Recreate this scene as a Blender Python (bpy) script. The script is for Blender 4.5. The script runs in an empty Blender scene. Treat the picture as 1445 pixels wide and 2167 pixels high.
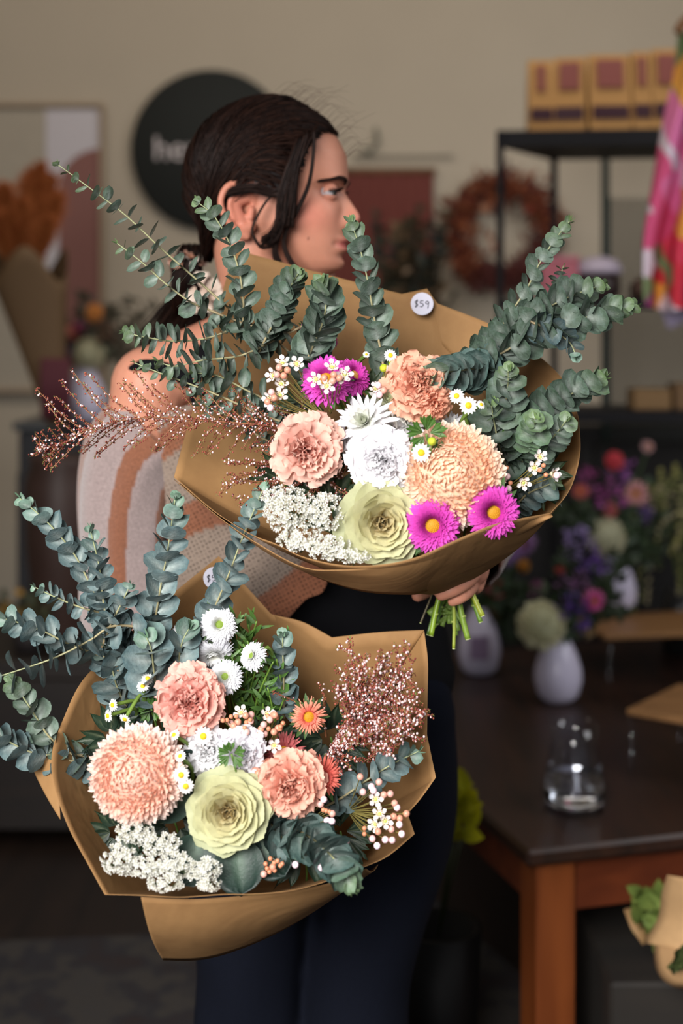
import bpy, math, random
import numpy as np
from mathutils import Vector, Matrix
S = bpy.context.scene
COL = S.collection
# ---------------- camera, light, exposure ----------------
CZ, F, CX, HY = 1.34, 3010.0, 722.5, 700.0          # eye height, focal length in pixels of the 1445x2167 frame, horizon row
cam_d = bpy.data.cameras.new('camera'); cam = bpy.data.objects.new('camera', cam_d); COL.objects.link(cam)
cam.location = (0, 0, CZ); cam.rotation_euler = (math.pi/2, 0, 0)
cam_d.sensor_fit = 'VERTICAL'; cam_d.sensor_height = 36; cam_d.sensor_width = 24; cam_d.lens = 50
cam_d.shift_y = -(1083.5-HY)/2167
cam_d.dof.use_dof = True; cam_d.dof.focus_distance = 1.54; cam_d.dof.aperture_fstop = 2.5
cam_d.clip_start = 0.05
S.camera = cam
w = bpy.data.worlds.new('world'); S.world = w; w.use_nodes = True
bg = w.node_tree.nodes['Background']; bg.inputs[0].default_value = (0.86, 0.9, 1.0, 1); bg.inputs[1].default_value = 0.185
def area(name, loc, target, sx, sy, power, col):
    l = bpy.data.lights.new(name, 'AREA'); l.shape = 'RECTANGLE'; l.size = sx; l.size_y = sy; l.energy = power; l.color = col
    o = bpy.data.objects.new(name, l); COL.objects.link(o); o.location = loc
    o.rotation_euler = (Vector(target)-Vector(loc)).to_track_quat('-Z', 'Y').to_euler(); return o
area('key_light_front', (-0.7, -0.3, 1.74), (0.0, 1.55, 0.92), 1.3, 1.0, 21, (1, 0.975, 0.95)).data.spread = 1.15  # added key standing in for window daylight, spread narrowed to spare the wall
area('table_fill_light', (2.6, 1.5, 2.5), (0.75, 3.0, 0.8), 1.2, 1.3, 31, (0.95, 0.97, 1))  # added fill lifting the vases and table flowers; no window is built there
area('wall_wash_light', (-0.2, 3.2, 3.1), (-0.25, 4.8, 2.1), 3.2, 0.8, 27, (1, 0.9, 0.78))  # added wash brightening the upper back wall; no lamp fitting hangs here
S.view_settings.view_transform = 'Standard'; S.view_settings.look = 'None'
S.view_settings.exposure = 0.0; S.view_settings.gamma = 1; S.view_settings.use_curve_mapping = False
S.cycles.max_bounces = 6; S.cycles.transparent_max_bounces = 12
random.seed(7); RNG = np.random.default_rng(7)

# ---------------- helpers ----------------
def P(px, py, d): return Vector(((px-CX)/F*d, d, CZ-(py-HY)/F*d))   # the place in the room seen at this pixel, d metres away
def lin(r, g, b):
    f = lambda c: (c/255/12.92) if c/255 <= 0.04045 else ((c/255+0.055)/1.055)**2.4
    return (f(r), f(g), f(b))
def mixc(a, b, t): return tuple(a[i]*(1-t)+b[i]*t for i in range(3))
class MB:
    def __init__(s): s.v = []; s.f = []; s.c = []; s.n = 0
    def add(s, v, f, c):
        v = np.asarray(v, float); n0 = s.n; s.v.append(v); s.n += len(v)
        s.f.extend([tuple(i+n0 for i in q) for q in f])
        c = np.asarray(c, float)
        if c.ndim == 1: c = np.tile(c, (len(v), 1))
        s.c.append(c)
    def build(s, name, mat, parent=None, local=False, smooth=True, solid=0, sub=0):
        V = np.concatenate(s.v) if s.v else np.zeros((0, 3)); C = np.concatenate(s.c) if s.c else np.zeros((0, 3))
        if parent is not None and not local:
            W_ = Matrix(); q = parent
            while q is not None: W_ = q.matrix_basis @ W_; q = q.parent
            Q = np.array(W_.inverted()); V = V@Q[:3, :3].T+Q[:3, 3]
        me = bpy.data.meshes.new(name); me.from_pydata(V.tolist(), [], s.f)
        a = me.color_attributes.new('Col', 'FLOAT_COLOR', 'POINT')
        a.data.foreach_set('color', np.concatenate([C, np.ones((len(C), 1))], 1).astype(np.float32).ravel())
        if smooth: me.polygons.foreach_set('use_smooth', [True]*len(me.polygons))
        me.materials.append(mat); me.update()
        o = bpy.data.objects.new(name, me); COL.objects.link(o)
        if parent is not None: o.parent = parent
        if solid:
            m = o.modifiers.new('solid', 'SOLIDIFY'); m.thickness = solid; m.offset = 0
        if sub:
            m = o.modifiers.new('sub', 'SUBSURF'); m.levels = sub; m.render_levels = sub
        return o
def tag(o, label=None, cat=None, group=None, kind=None):
    for k, v in (('label', label), ('category', cat), ('group', group), ('kind', kind)):
        if v: o[k] = v
    return o
def thing(name, loc, label, cat, group=None, rot=None):
    o = bpy.data.objects.new(name, None); COL.objects.link(o); o.empty_display_size = 0.03
    o.matrix_basis = Matrix.Translation(Vector(loc)) @ (rot if rot is not None else Matrix())
    return tag(o, label, cat, group)
def copy_tree(o, parent=None):
    c = o.copy(); COL.objects.link(c)
    if parent is not None: c.parent = parent
    for ch in list(o.children): copy_tree(ch, c)
    return c
def facing(d, roll=0.0):
    return Vector(d).normalized().to_track_quat('Z', 'Y').to_matrix().to_4x4() @ Matrix.Rotation(roll, 4, 'Z')
# materials
def mat(name, rough=0.6, col=None, trans=0.0, noise=0.0, nscale=60, bump=0.0, bscale=200, spec=0.4, metal=0.0, sheen=0.0, sss=0.0, coat=0.0):
    m = bpy.data.materials.new(name); m.use_nodes = True; nt = m.node_tree; N = nt.nodes; L = nt.links
    b = N['Principled BSDF']; b.inputs['Roughness'].default_value = rough; b.inputs['Metallic'].default_value = metal
    b.inputs['Specular IOR Level'].default_value = spec; b.inputs['Sheen Weight'].default_value = sheen
    b.inputs['Coat Weight'].default_value = coat
    tc = N.new('ShaderNodeTexCoord')
    if col is None:
        a = N.new('ShaderNodeAttribute'); a.attribute_name = 'Col'; src = a.outputs['Color']
    else:
        a = N.new('ShaderNodeRGB'); a.outputs[0].default_value = (*col, 1); src = a.outputs[0]
    if noise:
        n = N.new('ShaderNodeTexNoise'); n.inputs['Scale'].default_value = nscale; n.inputs['Detail'].default_value = 4
        L.new(tc.outputs['Object'], n.inputs['Vector'])
        r = N.new('ShaderNodeMapRange'); r.inputs[1].default_value = .25; r.inputs[2].default_value = .75
        r.inputs[3].default_value = 1-noise; r.inputs[4].default_value = 1+noise; L.new(n.outputs[0], r.inputs[0])
        mx = N.new('ShaderNodeVectorMath'); mx.operation = 'SCALE'; L.new(src, mx.inputs[0]); L.new(r.outputs[0], mx.inputs['Scale']); src = mx.outputs[0]
    L.new(src, b.inputs['Base Color'])
    if sss:
        b.inputs['Subsurface Weight'].default_value = sss; b.inputs['Subsurface Radius'].default_value = (.012, .004, .002); b.inputs['Subsurface Scale'].default_value = .6
    if bump:
        n = N.new('ShaderNodeTexNoise'); n.inputs['Scale'].default_value = bscale; n.inputs['Detail'].default_value = 5
        L.new(tc.outputs['Object'], n.inputs['Vector'])
        bp = N.new('ShaderNodeBump'); bp.inputs['Strength'].default_value = bump; bp.inputs['Distance'].default_value = .002
        L.new(n.outputs[0], bp.inputs['Height']); L.new(bp.outputs[0], b.inputs['Normal'])
    if trans:
        t = N.new('ShaderNodeBsdfTranslucent'); L.new(src, t.inputs['Color']); ms = N.new('ShaderNodeMixShader'); ms.inputs[0].default_value = trans
        L.new(b.outputs[0], ms.inputs[1]); L.new(t.outputs[0], ms.inputs[2]); L.new(ms.outputs[0], N['Material Output'].inputs[0])
    return m
def stripe_mat(name, c1, c2, scale, rough=.5, axis='X', dist=3, detail=3):
    m = bpy.data.materials.new(name); m.use_nodes = True; nt = m.node_tree; N = nt.nodes; L = nt.links; b = N['Principled BSDF']
    tc = N.new('ShaderNodeTexCoord'); mp = N.new('ShaderNodeMapping'); L.new(tc.outputs['Object'], mp.inputs[0])
    s = {'X': (1, 8, 8), 'Y': (8, 1, 8), 'Z': (8, 8, 1)}[axis]; mp.inputs['Scale'].default_value = s
    n = N.new('ShaderNodeTexNoise'); n.inputs['Scale'].default_value = scale; n.inputs['Detail'].default_value = 6; n.inputs['Distortion'].default_value = .6
    L.new(mp.outputs[0], n.inputs[0]); cr = N.new('ShaderNodeValToRGB'); cr.color_ramp.elements[0].color = (*c1, 1); cr.color_ramp.elements[1].color = (*c2, 1)
    cr.color_ramp.elements[0].position = .3; cr.color_ramp.elements[1].position = .7
    L.new(n.outputs[0], cr.inputs[0]); L.new(cr.outputs[0], b.inputs['Base Color']); b.inputs['Roughness'].default_value = rough
    return m
M = {}
M['petal'] = mat('petal', .7, trans=.35, noise=.05, nscale=300, spec=.25)
M['leaf'] = mat('leaf', .5, trans=.15, noise=.2, nscale=160, bump=.25, bscale=300)
M['euc'] = mat('eucalyptus_leaf', .6, trans=.1, noise=.22, nscale=220, bump=.3, bscale=400, spec=.3)
_n = M['euc'].node_tree; _b = _n.nodes['Principled BSDF']; _s = _b.inputs['Base Color'].links[0].from_socket          # pale bloom on the leaves
_t = _n.nodes.new('ShaderNodeTexCoord'); _z = _n.nodes.new('ShaderNodeTexNoise'); _z.inputs['Scale'].default_value = 120; _z.inputs['Detail'].default_value = 6; _z.inputs['Roughness'].default_value = .7; _n.links.new(_t.outputs['Object'], _z.inputs[0])
_r = _n.nodes.new('ShaderNodeMapRange'); _r.inputs[1].default_value = .45; _r.inputs[2].default_value = .72; _r.inputs[4].default_value = .38; _n.links.new(_z.outputs[0], _r.inputs[0])
_m = _n.nodes.new('ShaderNodeMix'); _m.data_type = 'RGBA'; _m.inputs[7].default_value = (*lin(132, 150, 144), 1); _n.links.new(_r.outputs[0], _m.inputs[0]); _n.links.new(_s, _m.inputs[6]); _n.links.new(_m.outputs[2], _b.inputs['Base Color'])
M['stem'] = mat('stem', .5, noise=.15, nscale=120)
M['stuff'] = mat('matte', .7, noise=.06, nscale=80)
M['gloss'] = mat('gloss', .35, noise=.05, nscale=200)
M['skin'] = mat('skin', .5, noise=.04, nscale=90, bump=.08, bscale=900, sss=.12, spec=.35)
M['hair'] = mat('hair', .5, spec=.12)
M['knit'] = mat('knit', .95, noise=.3, nscale=420, bump=.9, bscale=600, sheen=.4, spec=.1)
M['black'] = mat('black_cloth', .9, col=lin(14, 14, 17), noise=.2, nscale=500, bump=.3, bscale=700, sheen=0, spec=.1)
M['trouser'] = mat('trouser_cloth', .9, col=lin(13, 16, 26), noise=.2, nscale=500, bump=.3, bscale=500, sheen=0, spec=.1)

# ---------------- shape pieces ----------------
def box(mb, c, s, col=(1, 1, 1), R=None, bev=0.0):
    x, y, z = s[0]/2, s[1]/2, s[2]/2
    if bev <= 0:
        v = np.array([(a*x, b*y, d*z) for d in (-1, 1) for b in (-1, 1) for a in (-1, 1)])
        f = [(0, 2, 3, 1), (4, 5, 7, 6), (0, 1, 5, 4), (2, 6, 7, 3), (0, 4, 6, 2), (1, 3, 7, 5)]
    else:
        v = []; e = bev
        for (dx, dy, dz) in ((e, e, 0), (0, 0, e)):
            pass
        # chamfered box: 24 verts
        vs = []; idx = {}
        for sx in (-1, 1):
            for sy in (-1, 1):
                for sz in (-1, 1):
                    for k in range(3):
                        q = [sx*(x-e), sy*(y-e), sz*(z-e)]; q[k] = (sx*x, sy*y, sz*z)[k]
                        idx[(sx, sy, sz, k)] = len(vs); vs.append(q)
        f = []
        for k in range(3):
            for sg in (-1, 1):
                o = [i for i in range(3) if i != k]; q = []
                for (p, r) in ((-1, -1), (1, -1), (1, 1), (-1, 1)):
                    t = [0, 0, 0]; t[k] = sg; t[o[0]] = p; t[o[1]] = r; q.append(idx[(*t, k)])
                f.append(tuple(q))
        for k in range(3):
            o = [i for i in range(3) if i != k]
            for p in (-1, 1):
                for r in (-1, 1):
                    q = []
                    for (sg, kk) in ((-1, o[0]), (1, o[0]), (1, o[1]), (-1, o[1])):
                        t = [0, 0, 0]; t[k] = sg; t[o[0]] = p; t[o[1]] = r; q.append(idx[(*t, kk)])
                    f.append(tuple(q))
        for sx in (-1, 1):
            for sy in (-1, 1):
                for sz in (-1, 1): f.append(tuple(idx[(sx, sy, sz, k)] for k in range(3)))
        v = np.array(vs)
    if R is not None: v = v@np.array(R.to_3x3()).T
    mb.add(v+np.array(c), f, col)
def spline(pts, n, closed=False):
    p = np.array([tuple(q) for q in pts], float); m = len(p)
    if m == 2: t = np.linspace(0, 1, n)[:, None]; return p[0]*(1-t)+p[1]*t
    out = []; segs = m if closed else m-1
    for k in np.linspace(0, segs, n, endpoint=not closed):
        i = min(int(k), segs-1); t = k-i
        if closed: a, b, c, d = p[(i-1) % m], p[i], p[(i+1) % m], p[(i+2) % m]
        else: a, b, c, d = p[max(i-1, 0)], p[i], p[i+1], p[min(i+2, m-1)]
        out.append(.5*((2*b)+(-a+c)*t+(2*a-5*b+4*c-d)*t*t+(-a+3*b-3*c+d)*t**3))
    return np.array(out)
def tube(mb, pts, rad, col, seg=6, asp=1.0, cap=True, flat=None, colf=None):
    p = np.asarray(pts, float); n = len(p); r = np.broadcast_to(np.asarray(rad, float), (n,)) if np.ndim(rad) < 2 else None
    T = np.gradient(p, axis=0); T /= np.linalg.norm(T, axis=1)[:, None]+1e-12
    ref = np.array(flat if flat is not None else ((0, 0, 1) if abs(T[0][2]) < .9 else (1, 0, 0)), float)
    V = []; C = []
    ang = np.linspace(0, 2*np.pi, seg, endpoint=False)
    for i in range(n):
        a = np.cross(T[i], ref); a /= np.linalg.norm(a)+1e-12; b = np.cross(a, T[i])
        if flat is None: ref = b
        V.append(p[i]+r[i]*(np.cos(ang)[:, None]*a*asp+np.sin(ang)[:, None]*b))
        if colf is not None: C.append(colf(i/(n-1), ang))
    V = np.concatenate(V); f = []
    for i in range(n-1):
        for j in range(seg):
            k = (j+1) % seg; f.append((i*seg+j, i*seg+k, (i+1)*seg+k, (i+1)*seg+j))
    if cap: f.append(tuple(range(seg))[::-1]); f.append(tuple((n-1)*seg+j for j in range(seg)))
    mb.add(V, f, np.concatenate(C) if colf is not None else (col if np.ndim(col) == 1 else np.repeat(np.asarray(col), seg, 0)))
def lathe(mb, prof, col, seg=32, c=(0, 0, 0)):
    a = np.linspace(0, 2*np.pi, seg, endpoint=False); V = []; f = []
    for r, z in prof: V.append(np.stack([r*np.cos(a), r*np.sin(a), np.full(seg, z)], 1))
    n = len(prof)
    for i in range(n-1):
        for j in range(seg):
            k = (j+1) % seg; f.append((i*seg+j, i*seg+k, (i+1)*seg+k, (i+1)*seg+j))
    V = np.concatenate(V)+np.array(c)
    f.append(tuple(range(seg))[::-1]); f.append(tuple((n-1)*seg+j for j in range(seg)))
    mb.add(V, f, col)
def sphere_t(nu=6, nv=8):
    V = [(0, 0, -1)]; f = []
    for i in range(1, nu):
        t = math.pi*i/nu-math.pi/2
        for j in range(nv): a = 2*math.pi*j/nv; V.append((math.cos(t)*math.cos(a), math.cos(t)*math.sin(a), math.sin(t)))
    V.append((0, 0, 1)); L = len(V)-1
    for j in range(nv):
        k = (j+1) % nv; f.append((0, 1+k, 1+j)); f.append((L, 1+(nu-2)*nv+j, 1+(nu-2)*nv+k))
        for i in range(nu-2): f.append((1+i*nv+j, 1+i*nv+k, 1+(i+1)*nv+k, 1+(i+1)*nv+j))
    return np.array(V), f
SPH = sphere_t(6, 8); SPL = sphere_t(4, 5); SPB = sphere_t(20, 28)
def ball(mb, c, r, col, t=None, R=None):
    V, f = t or SPH; r = np.array(r if np.ndim(r) else (r, r, r)); V = V*r
    if R is not None: V = V@np.array(R).T
    mb.add(V+np.array(c), f, col)
def basis(axis, nrm):
    y = np.array(axis, float); y /= np.linalg.norm(y); z = np.array(nrm, float); z = z-y*(z@y); z /= np.linalg.norm(z)+1e-12
    return np.cross(y, z), y, z
def prof_round(u): return np.sqrt(np.clip(1-(2*u-1)**2, 0, 1))
def prof_ovate(u): return np.sin(np.pi*np.clip(u, 0, 1)**.75)**.8
def prof_fan(u): return .18+.82*np.clip(u*1.25, 0, 1)**1.1*np.where(u > .85, np.sqrt(np.clip(1-((u-.85)/.18)**2, 0, 1)), 1)
def prof_strap(u): return (.5+.5*np.clip(u*2.2, 0, 1))*np.sqrt(np.clip(1-(np.clip(u-.6, 0, 1)/.405)**2, 0, 1))
def petal(mb, o, B, L, W, prof, nu=6, nv=5, cup=0., curl=0., ruf=0., rk=5., ser=0., c0=(1, 1, 1), c1=(1, 1, 1), cm=None, cpow=1., tip=0.0):
    """one petal or leaf: B = (across, along, normal)"""
    u = np.linspace(0, 1, nu+1); v = np.linspace(-1, 1, nv)
    U, V = np.meshgrid(u, v, indexing='ij'); ph = RNG.uniform(0, 6.28, 3)
    w = W/2*prof(u)
    ang = curl*u; dy = np.cos(ang); dz = np.sin(ang)
    Y = np.concatenate([[0], np.cumsum((dy[1:]+dy[:-1])/2)])*L/nu; Z = np.concatenate([[0], np.cumsum((dz[1:]+dz[:-1])/2)])*L/nu
    ny = -np.sin(ang); nz = np.cos(ang)
    off = cup*V**2*w[:, None]
    if ruf: off = off+ruf*L*U**1.6*(np.sin(rk*V+ph[0])*.7+np.sin(rk*2.3*V+ph[1]+2*U)*.4)
    ext = ser*L*U**3*np.sin(rk*3.1*V+ph[2])+tip*L*U**2*(1-np.abs(V))
    x = V*w[:, None]; y = Y[:, None]+ny[:, None]*off+ext*dy[:, None]; z = Z[:, None]+nz[:, None]*off+ext*dz[:, None]
    bx, by, bz = B
    pts = np.array(o)+x[..., None]*bx+y[..., None]*by+z[..., None]*bz
    t = (U**cpow)[..., None]; C = np.array(c0)*(1-t)+np.array(c1)*t
    if cm is not None: k = np.exp(-(V/.25)**2)[..., None]*(1-U[..., None])**1.2; C = C*(1-k)+np.array(cm)*k
    f = [(i*nv+j, i*nv+j+1, (i+1)*nv+j+1, (i+1)*nv+j) for i in range(nu) for j in range(nv-1)]
    mb.add(pts.reshape(-1, 3), f, C.reshape(-1, 3))
def pb(a, e):
    """petal basis about +Z: azimuth a, elevation e above the horizontal plane"""
    y = np.array([math.cos(a)*math.cos(e), math.sin(a)*math.cos(e), math.sin(e)])
    z = np.array([-math.cos(a)*math.sin(e), -math.sin(a)*math.sin(e), math.cos(e)])
    return np.cross(y, z), y, z
U = random.uniform
# ---------------- the room ----------------
def plane_box(name, c, s, m, **k):
    mb = MB(); box(mb, c, s); o = mb.build(name, m, smooth=False); tag(o, kind='structure', **k); return o
WALL_D = 5.0
plane_box('wall_back', (0, WALL_D+.06, 1.62), (6.4, .12, 3.25), mat('wall_paint', .9, col=lin(186, 174, 156), noise=.03, nscale=3, bump=.1, bscale=40))
plane_box('wall_left', (-3.2, 2.6, 1.62), (.12, 4.9, 3.25), mat('wall_paint_side', .9, col=lin(180, 170, 155), noise=.03, nscale=3))
plane_box('wall_right', (3.2, 2.6, 1.6), (.12, 4.9, 3.3), mat('wall_paint_right', .9, col=lin(180, 170, 155), noise=.03, nscale=3))
plane_box('ceiling', (0, 2.9, 3.3), (6.6, 4.6, .1), mat('ceiling_paint', .9, col=lin(200, 194, 184)))
plane_box('floor', (0, 2.5, -.05), (6.4, 6.6, .1), stripe_mat('floor_boards', lin(26, 18, 14), lin(40, 28, 21), 2.2, .45, 'Y'))
mb = MB(); box(mb, (0, WALL_D-.012, .08), (6.3, .022, .16), bev=.004); tag(mb.build('baseboard_back', mat('skirting', .6, col=lin(120, 112, 100)), smooth=False), kind='structure')

# round sign
o = thing('round_sign', P(447, 318, WALL_D-.02), 'large round black sign with white lettering on the wall behind the woman', 'sign', rot=Matrix.Rotation(math.pi/2, 4, 'X'))
mb = MB(); lathe(mb, [(.01, -.018), (.276, -.018), (.28, -.014), (.28, .010), (.276, .014), (.01, .014)], (1, 1, 1), 96)
mb.build('panel', mat('sign_black', .75, col=lin(30, 33, 31), noise=.05), o, local=True)
tx = bpy.data.curves.new('lettering', 'FONT'); tx.body = 'hey'; tx.size = .118; tx.extrude = .002
to = bpy.data.objects.new('lettering', tx); COL.objects.link(to); to.parent = o; to.location = (-.202, -.035, .017)
def mesh_of(o, name, mt):
    dg = bpy.context.evaluated_depsgraph_get(); dg.update(); me = bpy.data.meshes.new_from_object(o.evaluated_get(dg)); n = bpy.data.objects.new(name, me); COL.objects.link(n); n.parent = o.parent; n.location = o.location
    me.materials.clear(); me.materials.append(mt); bpy.data.objects.remove(o); n.name = name; return n
mesh_of(to, 'lettering', mat('sign_white', .6, col=lin(215, 205, 205)))

# framed print on the left
def framed(name, px0, py0, px1, py1, d, label):
    a, b = P(px0, py0, d), P(px1, py1, d); cx, cz = (a.x+b.x)/2, (a.z+b.z)/2; W, H = abs(b.x-a.x), abs(a.z-b.z)
    return thing(name, (cx, d, cz-H/2), label, 'picture'), cx, cz, W, H
o, cx, cz, W, H = framed('framed_print', -260, 218, 220, 830, WALL_D-.03, 'large framed art print with white block and brown arch, left of the round sign')
mb = MB(); t = .014
for s in (-1, 1): box(mb, (cx+s*(W/2-t/2), WALL_D-.03, cz), (t, .03, H), bev=.002)
for s in (-1, 1): box(mb, (cx, WALL_D-.03, cz+s*(H/2-t/2)), (W-2*t, .03, t), bev=.002)
mb.build('frame', mat('pale_oak', .5, col=lin(168, 146, 122), noise=.1), o, smooth=False)
mb = MB(); box(mb, (cx, WALL_D-.022, cz), (W-2*t, .006, H-2*t), lin(176, 166, 150))
a = P(97, 232, WALL_D-.027); b = P(212, 620, WALL_D-.027); box(mb, ((a.x+b.x)/2, WALL_D-.027, (a.z+b.z)/2), (b.x-a.x, .003, a.z-b.z), lin(206, 200, 205))
A = P(212, 315, WALL_D-.030); n = 30; xr = A.x; R = .145
V = [(xr, WALL_D-.030, P(0, 780, WALL_D).z)]
for k in range(n+1):
    q = math.pi/2*k/n; V.append((xr-R*math.sin(q), WALL_D-.030, A.z-R+R*math.cos(q)))
V.append((xr-R, WALL_D-.030, P(0, 780, WALL_D).z)); mb.add(V, [tuple(range(len(V)))], lin(140, 95, 88))
mb.build('print', M['stuff'], o, smooth=False)

# wall hook rail and red wall hanging
o = thing('wall_hook_rail', P(800, 330, WALL_D-.02), 'thin pale rail with a hook on the wall right of the woman', 'hook')
mb = MB(); a = P(745, 332, WALL_D-.02); b = P(960, 330, WALL_D-.02); tube(mb, [a, b], .004, lin(120, 116, 104)); mb.build('rail', M['stuff'], o)
mb = MB(); c = P(795, 300, WALL_D-.03); tube(mb, spline([c+Vector((0, .02, .05)), c+Vector((.006, 0, 0)), c+Vector((-.03, -.005, -.04)), c+Vector((-.045, 0, -.02))], 12), .007, lin(110, 112, 100)); mb.build('hook', M['stuff'], o)
o, cx, cz, W, H = framed('wall_hanging', 700, 362, 916, 640, WALL_D-.03, 'dark red woven wall hanging with brown top rod behind the woman\'s face')
mb = MB(); g = 40; nx = 28
V = []; C = []; f = []
for i in range(g+1):
    for j in range(nx+1):
        x = cx-W/2+W*j/nx; z = cz+H/2-H*i/g; V.append((x, WALL_D-.03+.006*math.sin(j*1.3), z)); C.append(mixc(lin(92, 34, 32), lin(120, 58, 44), .5+.5*math.sin(j*1.9)*math.sin(i*.7)))
for i in range(g):
    for j in range(nx): a = i*(nx+1)+j; f.append((a, a+1, a+nx+2, a+nx+1))
mb.add(V, f, C); mb.build('cloth', M['stuff'], o, solid=.004)
mb = MB(); tube(mb, [(cx-W/2-.01, WALL_D-.03, cz+H/2), (cx+W/2+.01, WALL_D-.03, cz+H/2)], .012, lin(110, 78, 50), 10); mb.build('rod', M['stuff'], o)

# dried wreath
c = P(1060, 492, WALL_D-.06)
o = thing('dried_wreath', c, 'round wreath of dried rust-red foliage on the wall behind the rack', 'wreath')
mb = MB(); a = np.linspace(0, 2*np.pi, 40); tube(mb, [(c.x+.15*math.cos(t), c.y, c.z+.15*math.sin(t)) for t in a], .012, lin(60, 40, 28), 8, flat=(0, 1, 0)); mb.build('ring', M['stuff'], o)
mb = MB()
for k in range(1500):
    t = U(0, 6.283); r = .145+random.gauss(0, .028); q = np.array((c.x+r*math.cos(t), c.y+U(-.05, .01), c.z+r*math.sin(t)))
    dr = np.array((math.cos(t+U(-1.2, 1.2)), U(-.9, .1), math.sin(t+U(-1.2, 1.2))))
    cc = random.choice([lin(96, 40, 26), lin(120, 58, 32), lin(80, 32, 26), lin(150, 84, 48)] if t < 4.2 else [lin(74, 30, 28), lin(90, 38, 30)])
    petal(mb, q, basis(dr, (U(-1, 1), -1, U(-1, 1))), U(.03, .06), .012, prof_ovate, 3, 3, cup=.3, c0=cc, c1=cc)
mb.build('foliage', M['stuff'], o)
mb = MB()
for (px, py, r, cc) in ((1028, 440, .02, lin(190, 140, 110)), (1035, 500, .016, lin(180, 120, 90)), (1120, 445, .017, lin(150, 70, 50)), (1010, 480, .014, lin(170, 120, 80)), (1045, 520, .017, lin(200, 160, 140))):
    q = P(px, py, WALL_D-.12)
    for k in range(30): petal(mb, q, basis((U(-1, 1), U(-1, .1), U(-1, 1)), (U(-1, 1), -1, .3)), r, r*.6, prof_round, 3, 3, c0=cc, c1=cc)
mb.build('dried_flowers', M['stuff'], o)

# dark potted plant in front of the hanging
pb_ = P(858, 900, 4.55)
o = thing('potted_plant', (pb_.x, pb_.y, .62), 'dark leafy plant in a black pot behind the upper bouquet', 'plant')
mb = MB(); lathe(mb, [(.02, .62), (.09, .62), (.12, .85), (.13, .87), (.11, .87), (.10, .84), (.02, .84)], (1, 1, 1), 32, (pb_.x, pb_.y, 0)); mb.build('pot', mat('pot_black', .4, col=lin(28, 26, 26)), o)
mb = MB(); mt = MB()
for k in range(46):
    b0 = np.array((pb_.x+U(-.05, .05), pb_.y+U(-.05, .05), .84)); tp = P(U(790, 955), U(440, 640), 4.5+U(-.12, .12)); tp = np.array(tp)
    s = spline([b0, (b0*.5+tp*.5)+np.array((U(-.02, .02), 0, .04)), tp], 14); tube(mt, s, .003, lin(48, 44, 30), 4)
    g = random.choice([lin(44, 52, 40), lin(58, 66, 48), lin(76, 62, 44), lin(40, 46, 42), lin(120, 96, 70)])
    for i in range(5, 14):
        for q in range(3): petal(mb, s[i], basis((U(-1, 1), U(-1, 1), U(-.2, 1)), (U(-1, 1), -1, U(-1, 1))), U(.03, .05), .02, prof_ovate, 3, 3, c0=g, c1=g)
mt.build('stems', M['stem'], o); mb.build('foliage', M['leaf'], o)
mb = MB(); box(mb, (pb_.x, 4.55, .31), (.42, .4, .62), bev=.006)
tag(mb.build('plinth', stripe_mat('plinth_wood', lin(52, 40, 32), lin(70, 54, 42), 3, .5, 'Z'), smooth=False), 'dark wooden plinth standing under the black potted plant', 'plinth')

# ---- rack with kraft bags, mesh panel, shelf ornaments
BK = mat('black_steel', .6, spec=.2, col=lin(15, 14, 18), noise=.05)
A = Vector((.408, 3.75, 0)); Cb = Vector((.595, 4.05, 0)); e1 = Vector((.958, -.285, 0)).normalized(); e1 = Vector((.995, -.10, 0)).normalized(); ed = Cb-A
o = thing('shelving_rack', (A.x, A.y, 0), 'black steel shelving rack with kraft packets on its top shelf', 'rack')
L = .72
def rk(u, v, z): q = A+e1*u+ed*v; return Vector((q.x, q.y, z))
def slab(mb, z, th, mname, u0=0, u1=L):
    c = [rk(u0, 0, z), rk(u1, 0, z), rk(u1, 1, z), rk(u0, 1, z)]; V = [tuple(q) for q in c]+[(q.x, q.y, q.z-th) for q in c]
    mb.add(V, [(0, 1, 2, 3), (7, 6, 5, 4), (0, 4, 5, 1), (1, 5, 6, 2), (2, 6, 7, 3), (3, 7, 4, 0)], (1, 1, 1))
ZT = 1.868
for (u, v) in ((0.01, 0), (L, 0), (0.01, 1), (L, 1)):
    mb = MB(); q = rk(u, v, 0); box(mb, (q.x, q.y, ZT/2), (.019, .019, ZT), bev=.002); mb.build('post', BK, o, smooth=False)
for z, th in ((ZT, .042), (1.42, .018), (1.13, .03), (.5, .024)):
    mb = MB(); slab(mb, z, th, ''); mb.build('shelf', BK, o, smooth=False)
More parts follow.
